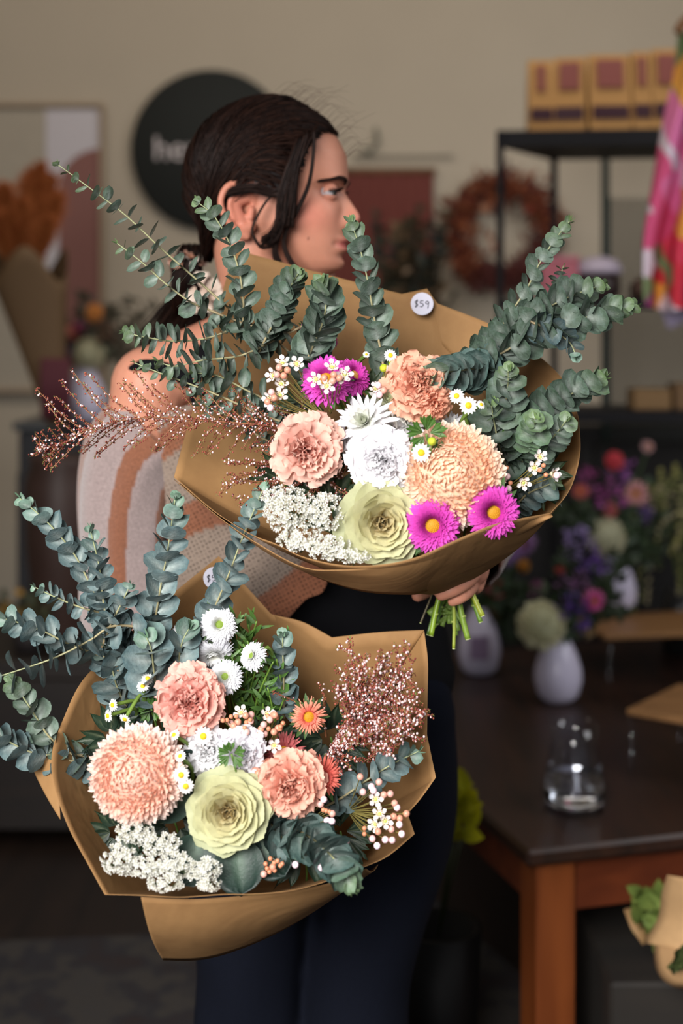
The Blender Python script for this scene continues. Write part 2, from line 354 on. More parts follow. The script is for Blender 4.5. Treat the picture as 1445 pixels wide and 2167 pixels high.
# kraft packets on the top shelf
def packet(u0, wd, dz, lab, win):
    q = rk(u0+wd/2, .35, ZT); r = Matrix.Rotation(math.atan2(e1.y, e1.x)+U(-.12, .12), 4, 'Z')
    t = thing('kraft_packet', q, lab, 'packet', 'kraft packets on the top shelf of the rack', r)
    h = .215+dz; m = MB(); N_ = 10; V = []
    for i in range(N_+1):
        k = i/N_; dp = .045*(1-k)**.6+.003; ww = wd*(1-.02*k)
        V += [(-ww/2, -dp, h*k), (ww/2, -dp, h*k), (ww/2, dp, h*k), (-ww/2, dp, h*k)]
    f = [(3, 2, 1, 0)]+[(i*4+j, i*4+(j+1) % 4, i*4+4+(j+1) % 4, i*4+4+j) for i in range(N_) for j in range(4)]+[(N_*4, N_*4+1, N_*4+2, N_*4+3)]
    m.add(V, f, lin(160, 118, 66)); m.build('bag', M['stuff'], t, local=True, smooth=False)
    m = MB(); box(m, (0, -.030, h*.74), (wd*win, .006, h*.36), lin(122, 66, 60), Matrix.Rotation(-.17, 3, 'X')); m.build('window', M['gloss'], t, local=True, smooth=False)
    m = MB(); box(m, (0, -.046, h*.25), (wd*.86, .005, h*.17), lin(52, 24, 34), Matrix.Rotation(-.13, 3, 'X')); m.build('label', M['gloss'], t, local=True, smooth=False)
for spec in ((.03, .068, -.012, 'leftmost narrow kraft packet on the rack shelf, turned sideways', .3), (.10, .088, -.006, 'second kraft packet from the left, with a pinkish window', .6), (.19, .112, .0, 'widest kraft packet in the middle of the rack shelf', .62),
             (.305, .05, .006, 'thin kraft packet edge-on, right of the widest packet', .4), (.358, .075, .012, 'rightmost kraft packet on the rack shelf, tallest of the row', .6)): packet(*spec)
# things on the middle shelf
c = rk(.10, .45, 1.42)
t = thing('gift_box', c, 'pink patterned box on the middle shelf of the rack', 'box'); m = MB(); box(m, c+Vector((0, 0, .055)), (.10, .06, .11), lin(176, 100, 112), bev=.004); m.build('body', M['stuff'], t, smooth=False)
m = MB(); box(m, c+Vector((.01, -.033, .05)), (.04, .004, .02), lin(70, 80, 150)); m.build('sticker', M['stuff'], t, smooth=False)
m = MB(); box(m, c+Vector((0, 0, .116)), (.106, .066, .014), lin(188, 120, 130), bev=.003); m.build('lid', M['stuff'], t, smooth=False)
c = rk(.20, .5, 1.42)
t = thing('ceramic_pot', c, 'dark ceramic pot with a pale lilac lid on the rack shelf', 'pot'); m = MB(); lathe(m, [(.01, 0), (.048, 0), (.058, .03), (.056, .075), (.01, .076)], lin(48, 36, 36), 28, c); m.build('body', M['gloss'], t)
m = MB(); lathe(m, [(.01, .076), (.064, .076), (.066, .088), (.05, .112), (.02, .122), (.005, .122)], lin(176, 164, 180), 28, c); m.build('lid', M['gloss'], t)
c = rk(.42, .5, 1.42)
t = thing('leather_pouch', c, 'brown leather pouch on the middle shelf beside the hanging scarf', 'pouch'); m = MB(); V = []; f = []
for i in range(13):
    k = i/12; h = .05+.085*k**.7; x = -.13+.22*k
    for j in range(12): q = 2*math.pi*j/12; V.append((c.x+x, c.y+.05*math.cos(q)*(1-.4*k), c.z+.002+h*(.5+.5*math.sin(q))))
for i in range(12):
    for j in range(12): f.append((i*12+j, i*12+(j+1) % 12, i*12+12+(j+1) % 12, i*12+12+j))
f += [tuple(range(12))[::-1], tuple(144+j for j in range(12))]; m.add(V, f, lin(66, 44, 34)); m.build('body', M['stuff'], t)
m = MB(); box(m, c+Vector((-.02, -.075, -.035)), (.085, .003, .05), lin(168, 156, 184), Matrix.Rotation(-.4, 3, 'Y')); m.build('tag', M['stuff'], t, smooth=False)
c = rk(.36, .3, 1.13)
for i, (dx, h, cc, lb) in enumerate(((0, .055, lin(120, 92, 58), 'flat kraft box on the lower rack shelf, left one'), (.11, .07, lin(104, 78, 50), 'kraft box on the lower rack shelf, right one'))):
    m = MB(); box(m, c+Vector((dx, 0, h/2)), (.1, .09, h), cc, bev=.004); t = m.build('kraft_box', M['stuff'], smooth=False); tag(t, lb, 'box')
# mesh panel
GP = mat('green_black_steel', .5, col=lin(24, 38, 32))
d = 4.22; x0, x1 = (1281-CX)/F*d, (1281-CX)/F*d+.55; z1 = P(0, 117, d).z
o = thing('mesh_panel', (x0, d, 0), 'tall grey wire mesh display panel with dark green frame behind the rack', 'panel')
mb = MB()
for x in (x0, x1): box(mb, (x, d, z1/2), (.022, .022, z1), bev=.002)
for z in (.1, z1-.01): box(mb, ((x0+x1)/2, d, z), (x1-x0, .02, .02), bev=.002)
mb.build('frame', GP, o, smooth=False)
mb = MB(); k = 0
for i in range(1, 36): x = x0+(x1-x0)*i/36; tube(mb, [(x, d, .1), (x, d, z1-.42)], .0024, lin(60, 62, 56), 4)
nz = int((z1-.42-.1)/.0153)
for i in range(nz): z = .1+.0153*i; tube(mb, [(x0, d+.002, z), (x1, d+.002, z)], .0024, lin(60, 62, 56), 4)
mb.build('mesh', M['stuff'], o)
# scarf on a hanger
d = 3.3; o = thing('patterned_scarf', P(1430, 640, d), 'pink, red, white and yellow patterned cloth hanging at the right edge', 'scarf')
mb = MB(); V = []; C = []; f = []; nu, nv = 150, 60
lft = spline([(1436, 60, 0), (1425, 160, 0), (1402, 260, 0), (1378, 400, 0), (1362, 500, 0), (1362, 620, 0), (1368, 645, 0)], nu+1)
pal = [lin(214, 82, 128), lin(228, 160, 66), lin(222, 206, 218), lin(206, 44, 62), lin(216, 58, 84), lin(150, 32, 118), lin(120, 140, 96), lin(226, 120, 170)]
cells = [(U(1350, 1560), U(40, 660), random.randrange(8)) for k in range(46)]+[(1395, 420, 0), (1382, 500, 0), (1378, 560, 2), (1385, 610, 1), (1420, 560, 3), (1430, 500, 4), (1435, 600, 3), (1410, 300, 2), (1400, 350, 0), (1372, 640, 5), (1430, 640, 2)]
cl = np.array(cells)
for i in range(nu+1):
    py = lft[i][1]
    for j in range(nv+1):
        k = j/nv; px = lft[i][0]+(1640-lft[i][0])*k; q = P(px, py+14*math.sin(k*9), d+.05*math.sin(k*24+py*.008)); V.append(tuple(q))
        wx = px+12*math.sin(py*.05+k*7); wy = py+16*math.sin(px*.06); C.append(pal[int(cl[np.argmin(((cl[:, 0]-wx)*1.8)**2+((cl[:, 1]-wy)*.8)**2), 2])])
for i in range(nu):
    for j in range(nv): a = i*(nv+1)+j; f.append((a, a+1, a+nv+2, a+nv+1))
mb.add(V, f, C); mb.build('cloth', M['stuff'], o, solid=.002)
mb = MB(); tube(mb, spline([P(1434, 70, d), P(1450, 45, d), P(1500, 20, d), P(1640, 60, d)], 20), .012, lin(120, 84, 52), 8); mb.build('hanger', M['stuff'], o)

# dark cabinet beneath/behind table
mb = MB(); box(mb, (.98, 4.40, .53), (1.3, .36, 1.06), bev=.008)
o = thing('sideboard', (.95, 4.35, 0), 'dark low sideboard behind the flower table', 'cabinet')
mb.build('body', stripe_mat('sideboard_wood', lin(16, 14, 13), lin(24, 20, 19), 3, .5, 'X'), o, smooth=False)
for x in (.5, .95, 1.4):
    mb = MB(); box(mb, (x, 4.21, .53), (.41, .02, .96), bev=.006); dd = mb.build('door', mat('sideboard_door', .5, col=lin(20, 17, 16)), o, smooth=False)
    mb = MB(); ball(mb, (x+.17, 4.19, .55), .012, lin(90, 80, 60)); mb.build('knob', M['gloss'], dd)

# ---- left side: console with flowers, orange pampas, stool, bench
d = 4.3
a = P(40, 890, d); b = P(330, 890, d)
o = thing('console_table', ((a.x+b.x)/2, d, 0), 'dark console table against the wall on the left under the flowers', 'table')
mb = MB(); box(mb, ((a.x+b.x)/2, d+.12, a.z-.012), (b.x-a.x, .42, .024), bev=.004); mb.build('top', mat('console_top', .35, col=lin(70, 72, 74)), o, smooth=False)
mb = MB(); box(mb, ((a.x+b.x)/2, d+.12, a.z-.09), (b.x-a.x-.03, .38, .13), bev=.004); dw = mb.build('drawer', mat('console_body', .5, col=lin(34, 34, 38)), o, smooth=False)
for sx in (a.x+.03, b.x-.03):
    for sy in (d-.05, d+.29): mb = MB(); box(mb, (sx, sy, (a.z-.15)/2), (.04, .04, a.z-.15), bev=.004); mb.build('leg', mat('console_leg', .5, col=lin(34, 34, 38)), o, smooth=False)
ctop = a.z
# terracotta-brown big urn on the floor in front
q = P(132, 1270, 3.9)
o = thing('brown_urn', (q.x, 3.9, .48), 'big dark brown urn standing on the low bench at left', 'urn')
mb = MB(); z0 = .48; z1 = P(0, 965, 3.9).z
lathe(mb, [(.02, z0), (.05, z0), (.07, z0+.05), (.098, (z0+z1)/2), (.104, z1-.08), (.085, z1-.02), (.092, z1), (.08, z1), (.07, z1-.03), (.02, z1-.035)], (1, 1, 1), 36, (q.x, 3.9, 0)); mb.build('body', mat('urn_glaze', .5, col=lin(64, 46, 40), noise=.15, nscale=12), o)
mb = MB(); tube(mb, spline([(q.x+.098*math.cos(t), 3.9+.098*math.sin(t), z1-.11) for t in np.linspace(0, 6.28, 24)], 40), .004, lin(40, 30, 28), 6); mb.build('band', M['stuff'], o)
o = thing('low_bench', (-.85, 4.0, 0), 'dark low wooden bench standing at left below the urn', 'bench')
mb = MB(); box(mb, (-1.1, 4.0, .455), (1.5, .6, .05), bev=.006); BW = stripe_mat('bench_wood', lin(22, 15, 11), lin(33, 23, 17), 3, .5, 'X'); mb.build('seat', BW, o, smooth=False)
mb = MB(); box(mb, (-1.1, 3.95, .235), (1.44, .5, .39), bev=.004); mb.build('box_base', BW, o, smooth=False)
# loose yellow flowers lying on the bench
o = thing('yellow_flower_pot', P(40, 1330, 3.82), 'small pot of dim yellow flowers on the low bench at far left', 'plant'); c = Vector((P(60, 0, 3.82).x, 3.82, .48))
mb = MB(); lathe(mb, [(.01, 0), (.035, 0), (.045, .06), (.04, .06), (.01, .055)], lin(40, 34, 34), 20, c); mb.build('pot', M['stuff'], o)
mb = MB()
for k in range(70):
    q = np.array(c)+np.array((U(-.09, .09), U(-.05, .05), .09+U(-.03, .06))); cc = random.choice([lin(150, 110, 30), lin(60, 60, 34), lin(50, 56, 36)])
    petal(mb, q, basis((U(-1, 1), U(-1, 1), U(0, 1)), (0, -1, .5)), .028, .02, prof_round, 3, 3, c0=cc, c1=cc)
mb.build('blooms', M['stuff'], o)

def cone_wrap(name, tip, ctr, r, label, cc, cat='wrap'):
    pass
# orange pampas bouquet in kraft wrap
base = P(120, 880, 4.05); base.z = ctop
o = thing('dried_grass_bouquet', base, 'bunch of fluffy orange dried grass in a kraft paper cone at left', 'bouquet')
mb = MB(); V = []; f = []; n = 40; m_ = 12
rim = P(50, 620, 4.05)
for i in range(m_+1):
    k = i/m_; cen = np.array(base)*(1-k)+np.array(P(62, 560, 4.05))*k; r = .025+.085*k**1.1
    for j in range(n):
        t = 2*math.pi*j/n; V.append(cen+np.array((r*math.cos(t), r*.6*math.sin(t), .05*k*math.sin(3*t))))
for i in range(m_):
    for j in range(n): f.append((i*n+j, i*n+(j+1) % n, (i+1)*n+(j+1) % n, (i+1)*n+j))
mb.add(V, f, lin(104, 80, 54)); mb.build('paper', M['stuff'], o, solid=.001)
mb = MB(); mt = MB()
for (px, py, L_) in ((-36, 500, 150), (-18, 470, 190), (6, 455, 190), (66, 425, 200), (88, 412, 170), (110, 436, 170), (126, 480, 150), (44, 490, 150), (80, 480, 140), (20, 520, 110), (-4, 540, 100), (104, 530, 100)):
    tp = np.array(P(px, py-60, 4.0+U(-.04, .04))); bt = np.array(P(55, 640, 4.05)); tube(mt, [bt, tp], .003, lin(140, 96, 50), 4)
    for k in range(900):
        s = U(0, 1); q = bt*(1-(.45+.55*s))+tp*(.45+.55*s); a = U(0, 6.28); sp = .036*math.sin(math.pi*min(s*.9+.08, 1))
        dr = np.array((math.cos(a), math.sin(a)*.7, U(.6, 1.8))); dr /= np.linalg.norm(dr)
        cc = mixc(lin(160, 80, 34), lin(178, 104, 50), U(0, 1))
        petal(mb, q, basis(dr, (0, -1, 0)), sp*U(.7, 1.5)+U(.005, .03), .003, prof_strap, 2, 3, c0=cc, c1=cc)
mb.build('plumes', M['stuff'], o); mt.build('stalks', M['stem'], o)
# dark red ribbon bundle hanging from the cone
mb = MB()
for k in range(6): tube(mb, spline([P(95+k*9, 760, 4.0), P(92+k*10, 820, 3.98), P(96+k*9, 884, 4.0)], 10), .012, lin(84, 34, 44), 6)
mb.build('ribbon', M['stuff'], o)
# ---------------- flower builders (local space, bloom centre at the origin, looking along +Z) ----------------
PEACH = (lin(246, 186, 156), lin(250, 214, 192)); 
def fl_dome(mb, R, H, n, c_in, c_out, c_tip, L=.25, W=.078, low=-.45):
    """big incurved chrysanthemum head"""
    ball(mb, (0, 0, 0), (R*.8, R*.8, H*.83), mixc(c_in, c_out, .5), SPB)
    for k in range(n):
        s = (k+.5)/n; th = s**.62*(math.pi/2-low)          # polar angle from the top
        a = k*2.39996; ct, st = math.cos(th), math.sin(th)
        b = np.array((R*.80*st*math.cos(a), R*.80*st*math.sin(a), H*.80*ct))
        nr = np.array((st*math.cos(a), st*math.sin(a), ct*R/H)); nr /= np.linalg.norm(nr)
        up = np.array((0, 0, 1.)); tg = up-nr*(up@nr)
        if np.linalg.norm(tg) < .05: tg = np.array((math.cos(a), math.sin(a), 0))
        tg /= np.linalg.norm(tg)+1e-9; side = np.cross(tg, nr)*U(-.5, .5)
        ax = nr*(.6+.3*(1-s))-tg*(.6*s+.1)+np.cross(tg, nr)*U(-.45, .45)*(1.2-.6*s)+np.array((U(-.2, .2), U(-.2, .2), U(-.2, .2))); b = b*U(.93, 1.06)
        col = mixc(c_in, c_out, min(1, s*1.25)); tp = mixc(mixc(c_in, c_tip, .5), c_tip, min(1, s*1.4)); l = R*L*(.75+.7*s)*U(.85, 1.15)
        petal(mb, b, basis(ax, tg+nr*.2), l, R*W*(.95+.7*s), prof_strap, 5, 4, cup=.42, curl=1.5-.5*s, c0=mixc(col, (col[0], col[1]*.8, col[2]*.75), .4), c1=tp)
def fl_carn(mb, R, c_in, c_out, n=54, flop=0.0, frill=.1):
    for k in range(n):
        s = (k+.5)/n; a = k*2.39996+U(-.3, .3); e = math.radians(82-88*s**1.3)+U(-.16, .16)
        L = R*(.60+.44*s)*U(.85, 1.12); z0 = R*(.12-.30*s)
        o = (R*.12*s*math.cos(a), R*.12*s*math.sin(a), z0)
        cc = mixc(c_in, c_out, min(1, .15+s*1.0)*U(.75, 1.1)) ; cc = tuple(max(0, x) for x in cc)
        petal(mb, o, pb(a, e), L, L*U(.9, 1.25), prof_fan, 10, 14, cup=U(-.1, .35), curl=-.55*s+U(-.25, .25)+.3*(1-s), ruf=frill*U(.7, 1.35), rk=U(5, 8), ser=.035,
              c0=mixc(cc, c_in, .75), c1=mixc(cc, c_out, .6), cpow=1.3)
def fl_aster(mb, R, c_in, c_out, rows=5, n=26, dr=.25, W=.13, cupk=.3, c_under=None):
    for r in range(rows):
        for k in range(n):
            s = r/(rows-1 if rows > 1 else 1); a = 2*math.pi*(k+.5*(r % 2))/n+U(-.08, .08); e = math.radians(62-66*s)+U(-.1, .1)
            L = R*(.36+.50*s)*U(.88, 1.08); o = (R*dr*.9*math.cos(a), R*dr*.9*math.sin(a), R*(.02-.10*s))
            cc = mixc(c_in, c_out, s)
            petal(mb, o, pb(a, e), L, R*W*U(.85, 1.15), prof_strap, 4, 3, cup=cupk, curl=-.5*s+.25*(1-s)-.1, c0=cc, c1=mixc(cc, c_out, .7))
def fl_disc(mb, r, h, c0, c1, n=70, z=0.0):
    ball(mb, (0, 0, z), (r, r, h), c0, SPB)
    for k in range(n):
        s = (k+.5)/n; th = s**.5*1.45; a = k*2.39996
        ball(mb, (r*math.sin(th)*math.cos(a), r*math.sin(th)*math.sin(a), z+h*math.cos(th)), r*.085, mixc(c1, c0, U(0, .7)), SPL)
def fl_cabbage(mb, R, c_in, c_mid, c_out, n=34):
    for k in range(n):
        s = (k+.5)/n; a = k*2.39996+U(-.2, .2); e = math.radians(84-80*s**.85)
        L = R*(.20+.86*s**.8); o = (R*.05*math.cos(a), R*.05*math.sin(a), R*(.10-.28*s))
        cc = mixc(c_in, c_mid, min(1, s*2.2)) if s < .45 else mixc(c_mid, c_out, (s-.45)/.55)
        petal(mb, o, pb(a, e), L, L*1.28, lambda u: np.sqrt(np.clip(1-(1.55*u-.72)**2*1.0, 0, 1))*np.where(u < .1, .6+4*u, 1), 9, 11, cup=.30*(1-.5*s), curl=.55-.75*s, ruf=.025+.035*(1-s), rk=4.5, ser=.012,
              c0=mixc(cc, c_in, .15), c1=mixc(cc, lin(224, 222, 178), .25), cm=mixc(cc, lin(196, 200, 170), .4))
def fl_spider(mb, R, c_in, c_out, n=70):
    for k in range(n):
        s = (k+.5)/n; a = k*2.39996; e = math.radians(80-86*s)+U(-.15, .15); L = R*(.45+.6*s)*U(.85, 1.1)
        cc = mixc(c_in, c_out, min(1, .2+s*1.2)); petal(mb, (0, 0, -R*.15*s), pb(a, e), L, R*.17, prof_strap, 6, 5, cup=.38, curl=.5-.7*s, c0=mixc(cc, c_in, .5), c1=cc)
def put(kind, px, py, d, dpx, face, label, build, parts, cat='flower', group=None, neck=None, roll=None, name=None):
    """one flower on its stem: build(mesh dict, radius) fills one mesh per part"""
    c = P(px, py, d); R = dpx/2/F*d
    o = thing(name or kind, c, label, cat, group, facing((face[0], -1, face[1]), U(0, 6.28) if roll is None else roll))
    D = {k: MB() for k in parts}; build(D, R)
    for k in parts: 
        if D[k].n: D[k].build(k, parts[k], o, local=True)
    if neck is not None:
        Mi = o.matrix_basis.inverted(); back = Vector((0, 0, -.04)); n1 = Mi @ neck[0]; mb = MB()
        pts = [(0, 0, -R*.2), tuple(back), tuple(n1)]+([tuple(Mi @ neck[1])] if len(neck) > 1 else [])
        tube(mb, spline(pts, 16), neck[2] if len(neck) > 2 else .0022, lin(96, 120, 50), 6); mb.build('stem', M['stem'], o, local=True)
    return o
PP = {'petals': M['petal']}
def leafy(mb, c, n, L, W, R0, cols, up=.2):
    for k in range(n):
        a = U(0, 6.28); petal(mb, (R0*math.cos(a), R0*math.sin(a), c), pb(a, U(-.3, up)), L*U(.7, 1.2), W, prof_ovate, 5, 3, cup=.2, curl=U(-.6, .3), c0=cols[0], c1=cols[1])
def daisy(D, R, np_=15):
    for k in range(np_):
        a = 2*math.pi*k/np_; petal(D['petals'], (R*.25*math.cos(a), R*.25*math.sin(a), 0), pb(a, U(-.2, .12)), R*.75, R*.30, prof_strap, 4, 3, cup=.15, curl=-.25, c0=lin(238, 238, 228), c1=lin(250, 250, 250))
    fl_disc(D['disc'], R*.36, R*.26, lin(206, 170, 20), lin(236, 200, 40), 40)
def waxf(D, R):
    for k in range(5):
        a = 2*math.pi*k/5; petal(D['petals'], (R*.38*math.cos(a), R*.38*math.sin(a), R*.05), pb(a, U(.1, .5)), R*.72, R*.62, prof_round, 5, 5, cup=.35, curl=.6, c0=lin(240, 226, 226), c1=lin(250, 246, 244))
    lathe(D['cup'], [(R*.1, -R*.7), (R*.34, -R*.35), (R*.46, 0), (R*.46, R*.12), (R*.38, R*.10), (R*.3, -.02*R), (R*.05, -.05*R)], lin(214, 200, 170), 14)
    for k in range(8): a = k*.785; ball(D['cup'], (R*.36*math.cos(a), R*.36*math.sin(a), R*.17), R*.07, lin(120, 60, 50), SPL)
    ball(D['cup'], (0, 0, 0), (R*.22, R*.22, R*.1), lin(170, 180, 90), SPH)
def branch(name, pts, s0, s1, gap, label, group, op=1.15, thick=.0016, cols=None, rnd=.25, cat='foliage', ctip=None, width=.95, twist=0):
    """eucalyptus branch from base to tip; s0, s1 leaf length in pixels at the base and at the tip, gap = pixels between leaf pairs"""
    W = [P(*p) for p in pts]; n = 60; sp = spline(W, n); L = np.concatenate([[0], np.cumsum(np.linalg.norm(np.diff(sp, axis=0), axis=1))]); tot = L[-1]
    d = sum(p[2] for p in pts)/len(pts); g = gap/F*d
    o = thing(name, W[0], label, cat, group)
    st = MB(); tube(st, sp, np.linspace(thick, thick*.35, n), np.array([mixc(lin(150, 130, 100), lin(140, 150, 110), k/n) for k in range(n)]), 6); st.build('stem', M['stem'], o)
    mb = MB(); k = 0; s = g*.3; a0 = U(0, 3.14); ref = np.array((.2, -1, .3))
    A_, B_ = cols or (lin(104, 138, 128), lin(84, 116, 112)); ct = ctip or lin(120, 150, 104)
    while s < tot:
        t = s/tot; p = np.array([np.interp(s, L, sp[:, i]) for i in range(3)]); q = np.array([np.interp(min(s+.004, tot), L, sp[:, i]) for i in range(3)]); q0 = np.array([np.interp(max(s-.004, 0), L, sp[:, i]) for i in range(3)])
        tg = q-q0; tg /= np.linalg.norm(tg)+1e-9; nn = np.cross(tg, ref); nn /= np.linalg.norm(nn)+1e-9; bb = np.cross(tg, nn)
        size = (s0*(1-t)+s1*t)*(1-.55*max(0, (t-.85)/.15))/F*d
        a = a0+k*1.571+U(-rnd, rnd)+twist*k
        for h in (0, math.pi):
            ou = math.cos(a+h)*nn+math.sin(a+h)*bb; opn = op*(1-.35*max(0, (t-.8)/.2))+U(-.18, .18)
            ax = ou*math.sin(opn)+tg*math.cos(opn); nm = tg*math.sin(opn)-ou*math.cos(opn)
            nm = nm+np.cross(ax, nm)*U(-.45, .45)+np.array((0, -1, 0))*.55*(1 if nm[1] < .35 else -.4)*(0 if op > 1.3 else 1)
            cc = mixc(A_, B_, U(0, 1)); cc = mixc(cc, ct, max(0, (t-.8)/.2)*.8)
            petal(mb, p+ax*.001, basis(ax, nm), size*U(.85, 1.12), size*width*1.12*U(.92, 1.1), prof_round if RNG.random() < .75 else prof_ovate, 6, 5, cup=U(.03, .2), curl=U(-.3, .35), ruf=.012, c0=mixc(cc, lin(180, 186, 178), .25), c1=cc, cm=mixc(cc, lin(184, 190, 184), .65), cpow=.6)
        s += g*U(.85, 1.15)*(1-.25*t); k += 1
    e = sp[-1]; 
    for h in range(3): petal(mb, e, basis(tg+np.array((U(-.6, .6), U(-.6, .6), U(-.6, .6))), nn), s1*.45/F*d, s1*.32/F*d, prof_ovate, 4, 3, cup=.3, c0=ct, c1=ct)
    mb.build('leaves', M['euc'], o)
    return o
def sprig(o, paths, d_, seed_col=0, stem_r=.0008, bud_px=5, gap=7, white=.45):
    """heath-like sprigs: every path is a list of pixel points; needle leaves and tiny buds all along"""
    st = MB(); bd = MB(); lf = MB()
    for pi, (pts, main) in enumerate(paths):
        W = [P(*p) for p in pts]; n = 24; sp = spline(W, n); tube(st, sp, np.linspace(stem_r*(1.6 if main else 1), stem_r*.5, n), lin(128, 82, 54), 5)
        L = np.linalg.norm(np.diff(sp, axis=0), axis=1).sum(); m = int(L/(gap/F*1.55)*1.4)+2
        for k in range(m):
            t = (k+U(0, 1))/m; i = min(int(t*(n-1)), n-2); p = sp[i]+(sp[i+1]-sp[i])*(t*(n-1)-i); tg = sp[i+1]-sp[i]; tg /= np.linalg.norm(tg)+1e-9
            r = np.array((random.gauss(0, 1), random.gauss(0, 1), random.gauss(0, 1))); r -= tg*(r@tg); r /= np.linalg.norm(r)+1e-9
            br = bud_px/2/F*1.55
            if not (main and t < .15):
                for q in range(2):
                    off = r*br*U(1.1, 2.6)+np.array((U(-1, 1), U(-1, 1), U(-1, 1)))*br*1.2
                    w_ = RNG.random() < white*(1-.6*t)
                    cc = random.choice([lin(222, 198, 196), lin(206, 172, 172)]) if w_ else random.choice([lin(122, 52, 48), lin(150, 76, 58), lin(112, 50, 40)])
                    ball(bd, p+off, br*(U(.8, 1.15) if w_ else U(.5, .8)), cc, SPL)
            ax = r*.8+tg; g = mixc(lin(110, 78, 46), lin(96, 112, 52), t*U(.5, 1.2) if t > .5 else U(0, .35))
            petal(lf, p, basis(ax, np.cross(ax, tg)), br*U(2.2, 3.6), br*.8, prof_ovate, 2, 3, c0=g, c1=g)
    st.build('stems', M['stem'], o); b = bd.build('buds', M['stuff'], o); lf.build('needle_leaves', M['leaf'], o)
def lace(o, clusters, mats_white=(lin(246, 246, 242), lin(230, 230, 224)), fpx=11.5, neck=None, dens=1.0):
    """dense heads of tiny white florets"""
    fl = MB(); st = MB()
    for (px, py, d, rx, ry) in clusters:
        c = np.array(P(px, py, d)); R = np.array((rx/F*d, min(rx, ry)*.8/F*d, ry/F*d)); n = int(rx*ry/fpx**2*8.5*dens)
        root = c+np.array((0, .06, -.03)) if neck is None else np.array(neck)
        for k in range(n):
            v = np.array((random.gauss(0, 1), -abs(random.gauss(0, 1.3))-.25, random.gauss(0, 1))); v /= np.linalg.norm(v); v = v*(.80+.25*RNG.random()); p = c+v*R
            r = fpx/2/F*d*U(.8, 1.2); nn = v+np.array((U(-.4, .4), -.5, U(-.4, .4))); nn /= np.linalg.norm(nn); t1 = np.cross(nn, (.1, .2, 1)); t1 /= np.linalg.norm(t1); t2 = np.cross(nn, t1)
            V = [p-nn*r*.3]; a0 = U(0, 6)
            for q in range(5):
                a = a0+q*1.2566
                for (aa, rr, zz) in ((a-.45, .8, .25), (a, 1.05, .4), (a+.45, .8, .25)): V.append(p+(t1*math.cos(aa)+t2*math.sin(aa))*r*rr+nn*r*zz)
            f = []
            for q in range(5): b = 1+q*3; f += [(0, b, b+1), (0, b+1, b+2)]
            c1 = mixc(*mats_white, U(0, 1)); C = np.tile(np.array(c1), (16, 1)); C[0] = lin(150, 146, 110)
            fl.add(np.array(V), f, C)
            if k % 7 == 0: tube(st, [p-nn*r*.3, c*.6+p*.4+np.array((0, .012, -.008)), c+np.array((0, .03, -.02))], .0005, lin(96, 110, 70), 4, cap=False)
        tube(st, spline([c+np.array((0, .02, -.01)), (c+root)/2, root], 10), .0012, lin(90, 104, 66), 5)
    st.build('stems', M['stem'], o); f_ = fl.build('florets', M['petal'], o, smooth=False); f_['kind'] = 'stuff'
def waxspray(o, base, flowers, buds, bsize=11, fsize=34, green=lin(120, 110, 60)):
    """wax flower spray: flowers (px,py,d,face), buds (px,py,d,tone 0 copper, 1 pale) on thin stems from the base"""
    D = {'petals': MB(), 'cup': MB()}; st = MB(); bd = MB(); B = np.array(P(*base))
    for (px, py, d, fx, fz) in flowers:
        c = P(px, py, d); R = fsize/2/F*d; T = {'petals': MB(), 'cup': MB()}; waxf(T, R); M4 = np.array(facing((fx, -1, fz), U(0, 6.28)))
        for k in T:
            V = np.concatenate(T[k].v)@M4[:3, :3].T+np.array(c); D[k].add(V, T[k].f, np.concatenate(T[k].c))
        bk = np.array(c)-M4[:3, 2]*R*.7; tube(st, spline([bk, bk*.6+B*.4+np.array((0, .006, -.004)), B], 10), .0007, green, 5)
    for (px, py, d, tn) in buds:
        c = np.array(P(px, py, d)); r = bsize/2/F*d*(1.25 if tn else .85)
        cc = mixc(lin(196, 130, 98), lin(240, 206, 214), tn); ball(bd, c, (r, r, r), cc, SPH); ball(bd, c+(B-c)/np.linalg.norm(B-c)*r*.9, r*.62, lin(176, 140, 84), SPL)
        tube(st, spline([c, c*.5+B*.5+np.array((0, .004, -.003)), B], 8), .0006, green, 4)
    for k in D:
        if D[k].n: D[k].build({'petals': 'petals', 'cup': 'flower_cups'}[k], M['petal'] if k == 'petals' else M['gloss'], o)
    st.build('stems', M['stem'], o)
    if bd.n: bd.build('buds', M['gloss'], o)
# ---------------- table and what stands on it ----------------
TZ = .507; TC = Vector((.311, 2.3, 0)); tl = Vector((-.28, .96, 0)).normalized(); tr = Vector((.96, .28, 0)).normalized(); TR = Matrix.Rotation(math.atan2(tr.y, tr.x), 3, 'Z')
def tp_(u, v, z=TZ): q = TC+tr*u+tl*v; return Vector((q.x, q.y, z))
o = thing('wooden_table', tp_(.6, .8, 0), 'dark brown wooden table holding vases and a glass jar, right of the woman', 'table')
WD = stripe_mat('table_wood', lin(32, 19, 13), lin(50, 29, 19), 3.5, .42, 'Y'); WL = stripe_mat('table_leg_wood', lin(104, 50, 20), lin(130, 68, 30), 3, .4, 'Z')
mb = MB(); box(mb, tp_(.6, .66, TZ-.014), (1.24, 1.36, .028), R=TR, bev=.006); mb.build('tabletop', WD, o, smooth=False)
WA = stripe_mat('table_apron_wood', lin(80, 34, 15), lin(104, 48, 22), 3, .4, 'X')
for (c, s) in (((.6, .035), (1.1, .022, .095)), ((.6, 1.3), (1.1, .022, .095)), ((.035, .66), (.022, 1.2, .095)), ((1.17, .66), (.022, 1.2, .095))):
    mb = MB(); box(mb, tp_(c[0], c[1], TZ-.028-.0475), s, R=TR, bev=.002); mb.build('apron', WA, o, smooth=False)
